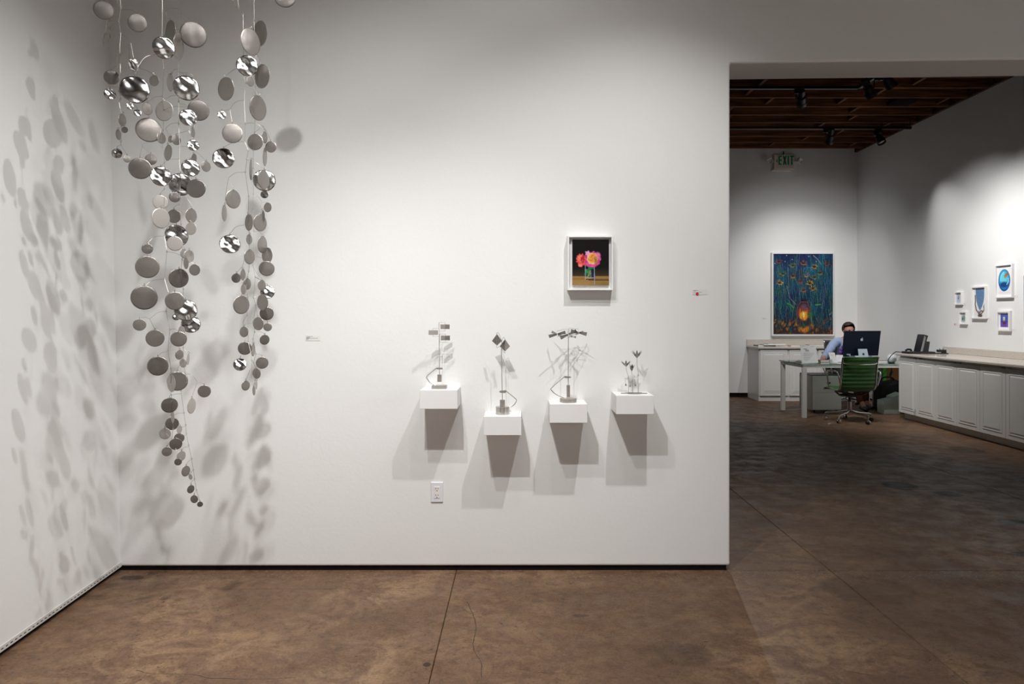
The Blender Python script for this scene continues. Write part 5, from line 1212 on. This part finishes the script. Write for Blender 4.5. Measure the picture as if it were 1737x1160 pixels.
# ================================================================== CHAIRS
GLEA = mat('green_leather', (.034, .125, .026, 1), .42, noise=.2, nscale=20, spec=.5)
BLEA = mat('black_leather', (.016, .016, .017, 1), .5, noise=.2)
def group_chair(label, loc, rz, lea, bw=.225, H=.88):
    t = thing('office_chair', label, 'chair', loc, rz)
    # star base
    for k in range(5):
        a = R(-70 + 72*k); d = Vector((math.cos(a), math.sin(a), 0)); s_ = Vector((-d.y, d.x, 0))
        bm = NB(); tube(bm, [d*.025+Vector((0, 0, .135)), d*.12+Vector((0, 0, .118)), d*.275+Vector((0, 0, .104)), d*.298+Vector((0, 0, .095)), d*.302+Vector((0, 0, .055))], [.019, .015, .012, .012, .011], 8)
        lg = obj('leg', bm, CHROME, t)
        for q in (-1, 1):
            bm = NB(); c_ = d*.30 + Vector((0, 0, .026)) + s_*.016*q
            lathe(bm, [(.008, -.012), (.024, -.011), (.026, -.002), (.026, .004), (.020, .010), (.0, .012)], 14, c_, s_*q); obj('caster', bm, BLKPLASTIC if q < 0 else CHROME, lg)
    bm = NB(); cyl(bm, (0, 0, .10), (0, 0, .19), .028, 16); cyl(bm, (0, 0, .19), (0, 0, .27), .025, 16); obj('column', bm, CHROME, t)
    bm = NB(); cyl(bm, (0, 0, .27), (0, 0, .345), .018, 12); box(bm, (-.06, -.09, .335), (.06, .09, .375), .01, 2); obj('tilt_mechanism', bm, BLKPLASTIC, t)
    for sg in (-1, 1):
        bm = NB(); tube(bm, [(sg*.03, 0, .355), (sg*.15, -.02, .36), (sg*(bw+.01), -.08, .415)], [.018, .014, .012], 8); obj('seat_strut', bm, BLKPLASTIC, t)
    # padded sheet: profile in y,z; front of seat to top of back
    prof = [(.235, .415), (.225, .440), (.17, .452), (.05, .448), (-.08, .440), (-.16, .444), (-.205, .468), (-.225, .52), (-.238, .60), (-.252, .70), (-.268, .80), (-.285, H-.015), (-.297, H), (-.308, H-.004)]
    pp = smooth_path([Vector((0, y, z)) for y, z in prof], 8)
    lens_ = [0]
    for a, b_ in zip(pp, pp[1:]): lens_.append(lens_[-1]+(b_-a).length)
    cut = next(i for i, p in enumerate(pp) if p.z > .466 and p.y < -.18)
    for nm, seg in (('seat', range(0, cut+1)), ('backrest', range(cut, len(pp)))):
        bm = NB(); rows = []
        for i in seg:
            p = pp[i]; d = (pp[min(i+1, len(pp)-1)] - pp[max(i-1, 0)]).normalized(); n_ = Vector((0, -d.z, d.y))
            puff = abs(math.sin(math.pi*lens_[i]/.052))**.6*.013 + .004
            row = []
            for side in (1, -1):
                for u in ((-1, -.95, -.5, 0, .5, .95, 1) if side == 1 else (1, .95, .5, 0, -.5, -.95, -1)):
                    th = puff*(1 if abs(u) < .99 else .2); sag = -.010*(1-u*u)
                    row.append(bm.verts.new(p + Vector((u*bw, 0, 0)) + n_*(side*th) + n_*sag*(-1)))
            rows.append(row)
        for A, B in zip(rows, rows[1:]):
            for j in range(len(A)): k = (j+1) % len(A); bm.faces.new((A[j], A[k], B[k], B[j]))
        bm.faces.new(rows[0][::-1]); bm.faces.new(rows[-1]); bmesh.ops.recalc_face_normals(bm, faces=bm.faces)
        o = obj(nm, bm, lea, t, smooth=True)
    for sg in (-1, 1):
        q = [p + Vector((sg*(bw+.010), 0, -.002)) for p in pp[::3]]
        bm = NB(); tube(bm, q, .0125, 8); obj('side_rail', bm, CHROME, t, smooth=True)
        # open armrest loop
        q = smooth_path([Vector((sg*(bw+.018), -.245, .50)), Vector((sg*(bw+.045), -.262, .60)), Vector((sg*(bw+.060), -.245, .665)), Vector((sg*(bw+.066), -.20, .690)), Vector((sg*(bw+.066), -.02, .685)), Vector((sg*(bw+.062), .04, .662)), Vector((sg*(bw+.045), .07, .60)), Vector((sg*(bw+.018), .09, .455))], 5)
        bm = NB(); tube(bm, q, .0125, 8, flat=.7); ar = obj('armrest', bm, CHROME, t, smooth=True)
        bm = NB(); box(bm, (sg*(bw+.066)-.014, -.18, .692), (sg*(bw+.066)+.014, .0, .704), .004, 2); obj('arm_pad', bm, BLKPLASTIC, ar)
        bm = NB(); cyl(bm, (sg*(bw+.010), -.235, .60), (sg*(bw+.050), -.26, .60), .006, 8); obj('arm_link', bm, CHROME, ar)
    bm = NB(); tube(bm, smooth_path([Vector((-bw-.005, -.275, .808)), Vector((-bw+.05, -.300, .790)), Vector((0, -.318, .785)), Vector((bw-.05, -.300, .790)), Vector((bw+.005, -.275, .808))], 5), .007, 8); obj('back_spreader', bm, CHROME, t, smooth=True)
    bm = NB(); tube(bm, [(-bw, -.10, .425), (0, -.08, .375), (bw, -.10, .425)], .012, 8); obj('lower_spreader', bm, BLKPLASTIC, t)
    return t
group_chair('green ribbed leather office chair with chrome arms in front of the desk', (4.47, 9.56, 0), R(2), GLEA)
group_chair('black office chair the seated person is using behind the desk', (5.165, 11.14, 0), R(178), BLEA, H=1.02)
# ================================================================== SEATED PERSON
def skin_mesh(verts, edges, radii, sub=2, root=0):
    me = bpy.data.meshes.new('tmp'); me.from_pydata([tuple(v) for v in verts], edges, [])
    o = bpy.data.objects.new('tmp', me); COL.objects.link(o)
    s = o.modifiers.new('s', 'SKIN'); s.use_smooth_shade = True; s.branch_smoothing = .6
    for i, r in enumerate(radii):
        sv = me.skin_vertices[0].data[i]; sv.radius = r if isinstance(r, tuple) else (r, r); sv.use_root = (i == root)
    ss = o.modifiers.new('u', 'SUBSURF'); ss.levels = sub; ss.render_levels = sub
    bpy.context.view_layer.update()
    dg = bpy.context.evaluated_depsgraph_get()
    m2 = bpy.data.meshes.new_from_object(o.evaluated_get(dg))
    bpy.data.objects.remove(o); return m2
SKIN = mat('skin', (.46, .22, .16, 1), .55, noise=.08); HAIR = mat('dark_brown_hair', (.035, .016, .010, 1), .6, noise=.5, nscale=60)
SHIRT = mat('light_blue_shirt', (.30, .37, .55, 1), .8, noise=.08, nscale=12); TROU = mat('dark_trousers', (.012, .012, .014, 1), .8)
SHOE = mat('black_shoe', (.008, .008, .008, 1), .4); SOCK = mat('brick_red_sock', (.16, .035, .03, 1), .8); PURP = mat('purple_cloth', (.13, .03, .25, 1), .7)
PX, PY = 5.16, 11.05
person = thing('person', 'person in a light blue shirt seated behind the dark computer', 'person', (PX, 11.18, 0))
V = {'pel': (PX, 11.20, .56, (.15, .11)), 'sp': (PX, 11.19, .72, (.135, .10)), 'ch': (PX-.01, 11.14, .90, (.155, .105)), 'nb': (PX-.02, 11.09, 1.04, (.09, .075)), 'nk': (PX-.02, 11.05, 1.10, .052),
     'jaw': (PX-.02, 11.01, 1.145, .062), 'hd': (PX-.02, 11.015, 1.205, (.078, .092)), 'tp': (PX-.02, 11.03, 1.262, (.066, .078)),
     'sl': (4.955, 11.10, 1.015, .062), 'el': (4.80, 10.98, .855, .045), 'wl': (4.615, 10.70, .800, .028), 'pl': (4.58, 10.64, .795, (.038, .018)),
     'sr': (5.335, 11.10, 1.015, .062), 'er': (5.43, 10.98, .84, .045), 'wr': (5.27, 10.70, .800, .028), 'pr': (5.25, 10.64, .795, (.038, .018)),
     'hl': (5.07, 11.17, .53, .090), 'kl': (5.06, 10.80, .53, .062), 'al': (5.165, 10.66, .11, .040), 'fl': (5.165, 10.55, .045, .035),
     'hr': (5.25, 11.17, .53, .090), 'kr': (5.30, 10.82, .53, .062), 'ar': (5.33, 10.86, .11, .040), 'fr': (5.34, 10.75, .045, .035)}
E = [('pel', 'sp'), ('sp', 'ch'), ('ch', 'nb'), ('nb', 'nk'), ('nk', 'jaw'), ('jaw', 'hd'), ('hd', 'tp'), ('nb', 'sl'), ('sl', 'el'), ('el', 'wl'), ('wl', 'pl'), ('nb', 'sr'), ('sr', 'er'), ('er', 'wr'), ('wr', 'pr'),
     ('pel', 'hl'), ('hl', 'kl'), ('kl', 'al'), ('al', 'fl'), ('pel', 'hr'), ('hr', 'kr'), ('kr', 'ar'), ('ar', 'fr')]
def sub_skel(keys, grow=0.0, root=None, over=None):
    ks = list(keys); idx = {k: i for i, k in enumerate(ks)}; vs, rs = [], []
    for k in ks:
        x, y, z, r = V[k]; vs.append((x, y, z)); r = r if isinstance(r, tuple) else (r, r)
        if over and k in over: r = over[k] if isinstance(over[k], tuple) else (over[k],)*2
        rs.append((r[0]+grow, r[1]+grow))
    return skin_mesh(vs, [(idx[a], idx[b_]) for a, b_ in E if a in idx and b_ in idx], rs, 2, idx[root or ks[0]])
def add_mesh(bm, me, off=Vector((0, 0, 0))):
    t_ = bmesh.new(); t_.from_mesh(me); bmesh.ops.translate(t_, verts=t_.verts, vec=off); m_ = bpy.data.meshes.new('t'); t_.to_mesh(m_); t_.free(); bm.from_mesh(m_)
bm = NB(); add_mesh(bm, sub_skel(V.keys(), 0, 'pel'))
for side in ('l', 'r'):
    pv = Vector(V['p'+side][:3]); d = (pv - Vector(V['w'+side][:3])).normalized(); s_ = Vector((d.y, -d.x, 0)).normalized(); inner = 1 if side == 'l' else -1
    for k, (off, L_) in enumerate(((-.027, .060), (-.009, .072), (.009, .076), (.027, .068))):
        b0 = pv + s_*off*1.0; q = [pv - d*.01 + s_*off*.6, b0 + d*.03, b0 + d*(.03+L_*.4) + Vector((0, 0, .006)), b0 + d*(.03+L_*.72) + Vector((0, 0, -.006)), b0 + d*(.03+L_*.9) + Vector((0, 0, -.020))]
        add_mesh(bm, skin_mesh(q, [(0, 1), (1, 2), (2, 3), (3, 4)], [.010, .0095, .009, .008, .0065], 1))
    ts = s_*(-1 if side == 'r' else 1)*(-1)
    b0 = pv - d*.02; q = [b0, b0 + s_*inner*-.035 + d*.015, b0 + s_*inner*-.048 + d*.045 + Vector((0, 0, -.006)), b0 + s_*inner*-.045 + d*.068 + Vector((0, 0, -.010))]
    add_mesh(bm, skin_mesh(q, [(0, 1), (1, 2), (2, 3)], [.012, .011, .010, .008], 1))
hc = Vector(V['hd'][:3])
ball(bm, hc + Vector((0, -.100, -.025)), .016, 2, (.8, 1.1, 1.5))                # nose
for sg in (-1, 1):
    ball(bm, hc + Vector((sg*.082, .005, -.02)), .024, 2, (.35, .7, 1.2))       # ears
body = obj('body', bm, SKIN, person, True, True)
for sg in (-1, 1):
    bm = NB(); ball(bm, hc + Vector((sg*.032, -.086, -.003)), .011, 2, (1.2, .6, .8)); obj('eye', bm, mat('eye_dark', (.03, .02, .02, 1), .2), person, True, True)
bm = NB(); ball(bm, hc + Vector((0, -.083, -.065)), .020, 2, (1.2, .35, .35)); obj('mouth', bm, mat('lips', (.35, .10, .09, 1), .5), person, True, True)
# hair cap: shell over the back and top of the head
bm = NB(); res = bmesh.ops.create_icosphere(bm, subdivisions=4, radius=1)
kill = []
for v_ in bm.verts:
    p = v_.co.copy()
    if (p.y < -.25 and p.z < .50 + .12*math.sin(p.x*3+.6)) or p.z < -.62: kill.append(v_)
    n_ = 1 + .015*math.sin(p.x*24 + p.y*11)
    v_.co = Vector((p.x*.094*n_, p.y*.110*n_, p.z*.106*n_)) + hc + Vector((0, .012, .022))
bmesh.ops.delete(bm, geom=kill, context='VERTS')
o = obj('hair', bm, HAIR, person, True, True); sm = o.modifiers.new('s', 'SOLIDIFY'); sm.thickness = .012
bm = NB(); ball(bm, hc + Vector((0, .115, -.01)), .035, 2, (1, .8, 1)); obj('hair_bun', bm, HAIR, person, True, True)
# shirt with sleeves, collar
me = sub_skel(['pel', 'sp', 'ch', 'nb', 'sl', 'el', 'wl', 'sr', 'er', 'wr'], .016, 'pel', {'nb': (.095, .08), 'wl': .032, 'wr': .032})
bm = NB(); add_mesh(bm, me)
for v_ in bm.verts:
    v_.co += v_.normal*.004*math.sin(v_.co.z*70 + v_.co.x*40)
obj('shirt', bm, SHIRT, person, True, True)
nb = Vector(V['nb'][:3])
for sg in (-1, 1):
    bm = NB(); prism(bm, [nb+Vector((sg*.012, -.128, .0)), nb+Vector((sg*.075, -.085, .055)), nb+Vector((sg*.095, -.075, .02)), nb+Vector((sg*.060, -.128, -.045))], (0, -.006, .003)); obj('collar', bm, SHIRT, person, True)
bm = NB()
for (x, z, r_) in ((-.12, .90, .030), (-.09, .86, .045), (-.14, .85, .030), (-.11, .94, .024), (-.05, .84, .05)): ball(bm, (PX+x, 11.030+.10*max(0, -x-.08), z), r_, 2, (1, .5, 1))
obj('cloth_print', bm, PURP, person, True, True)
bm = NB(); add_mesh(bm, sub_skel(['pel', 'hl', 'kl', 'hr', 'kr'], .014, 'pel')); 
for s_ in ('l', 'r'):
    k_, a_ = Vector(V['k'+s_][:3]), Vector(V['a'+s_][:3]); tube(bm, [k_+Vector((0, 0, .03)), k_+(a_-k_)*.3, k_+(a_-k_)*.52], [.072, .070, .062], 14)
obj('trousers', bm, TROU, person, True, True)
for s_ in ('l', 'r'):
    k_, a_, f_ = Vector(V['k'+s_][:3]), Vector(V['a'+s_][:3]), Vector(V['f'+s_][:3])
    bm = NB(); tube(bm, [k_+(a_-k_)*.50, k_+(a_-k_)*.75, a_+Vector((0, 0, -.01))], [.052, .050, .042], 14); obj('sock', bm, SOCK, person, True, True)
    add = skin_mesh([a_+Vector((0, .045, -.065)), a_+Vector((0, -.02, -.055)), f_+Vector((0, -.02, -.010)), f_+Vector((0, -.09, -.014))], [(0, 1), (1, 2), (2, 3)], [.040, .044, .036, .026], 2)
    bm = NB(); add_mesh(bm, add)
    for v_ in bm.verts: v_.co.z = max(v_.co.z, .001)
    obj('shoe', bm, SHOE, person, True, True)
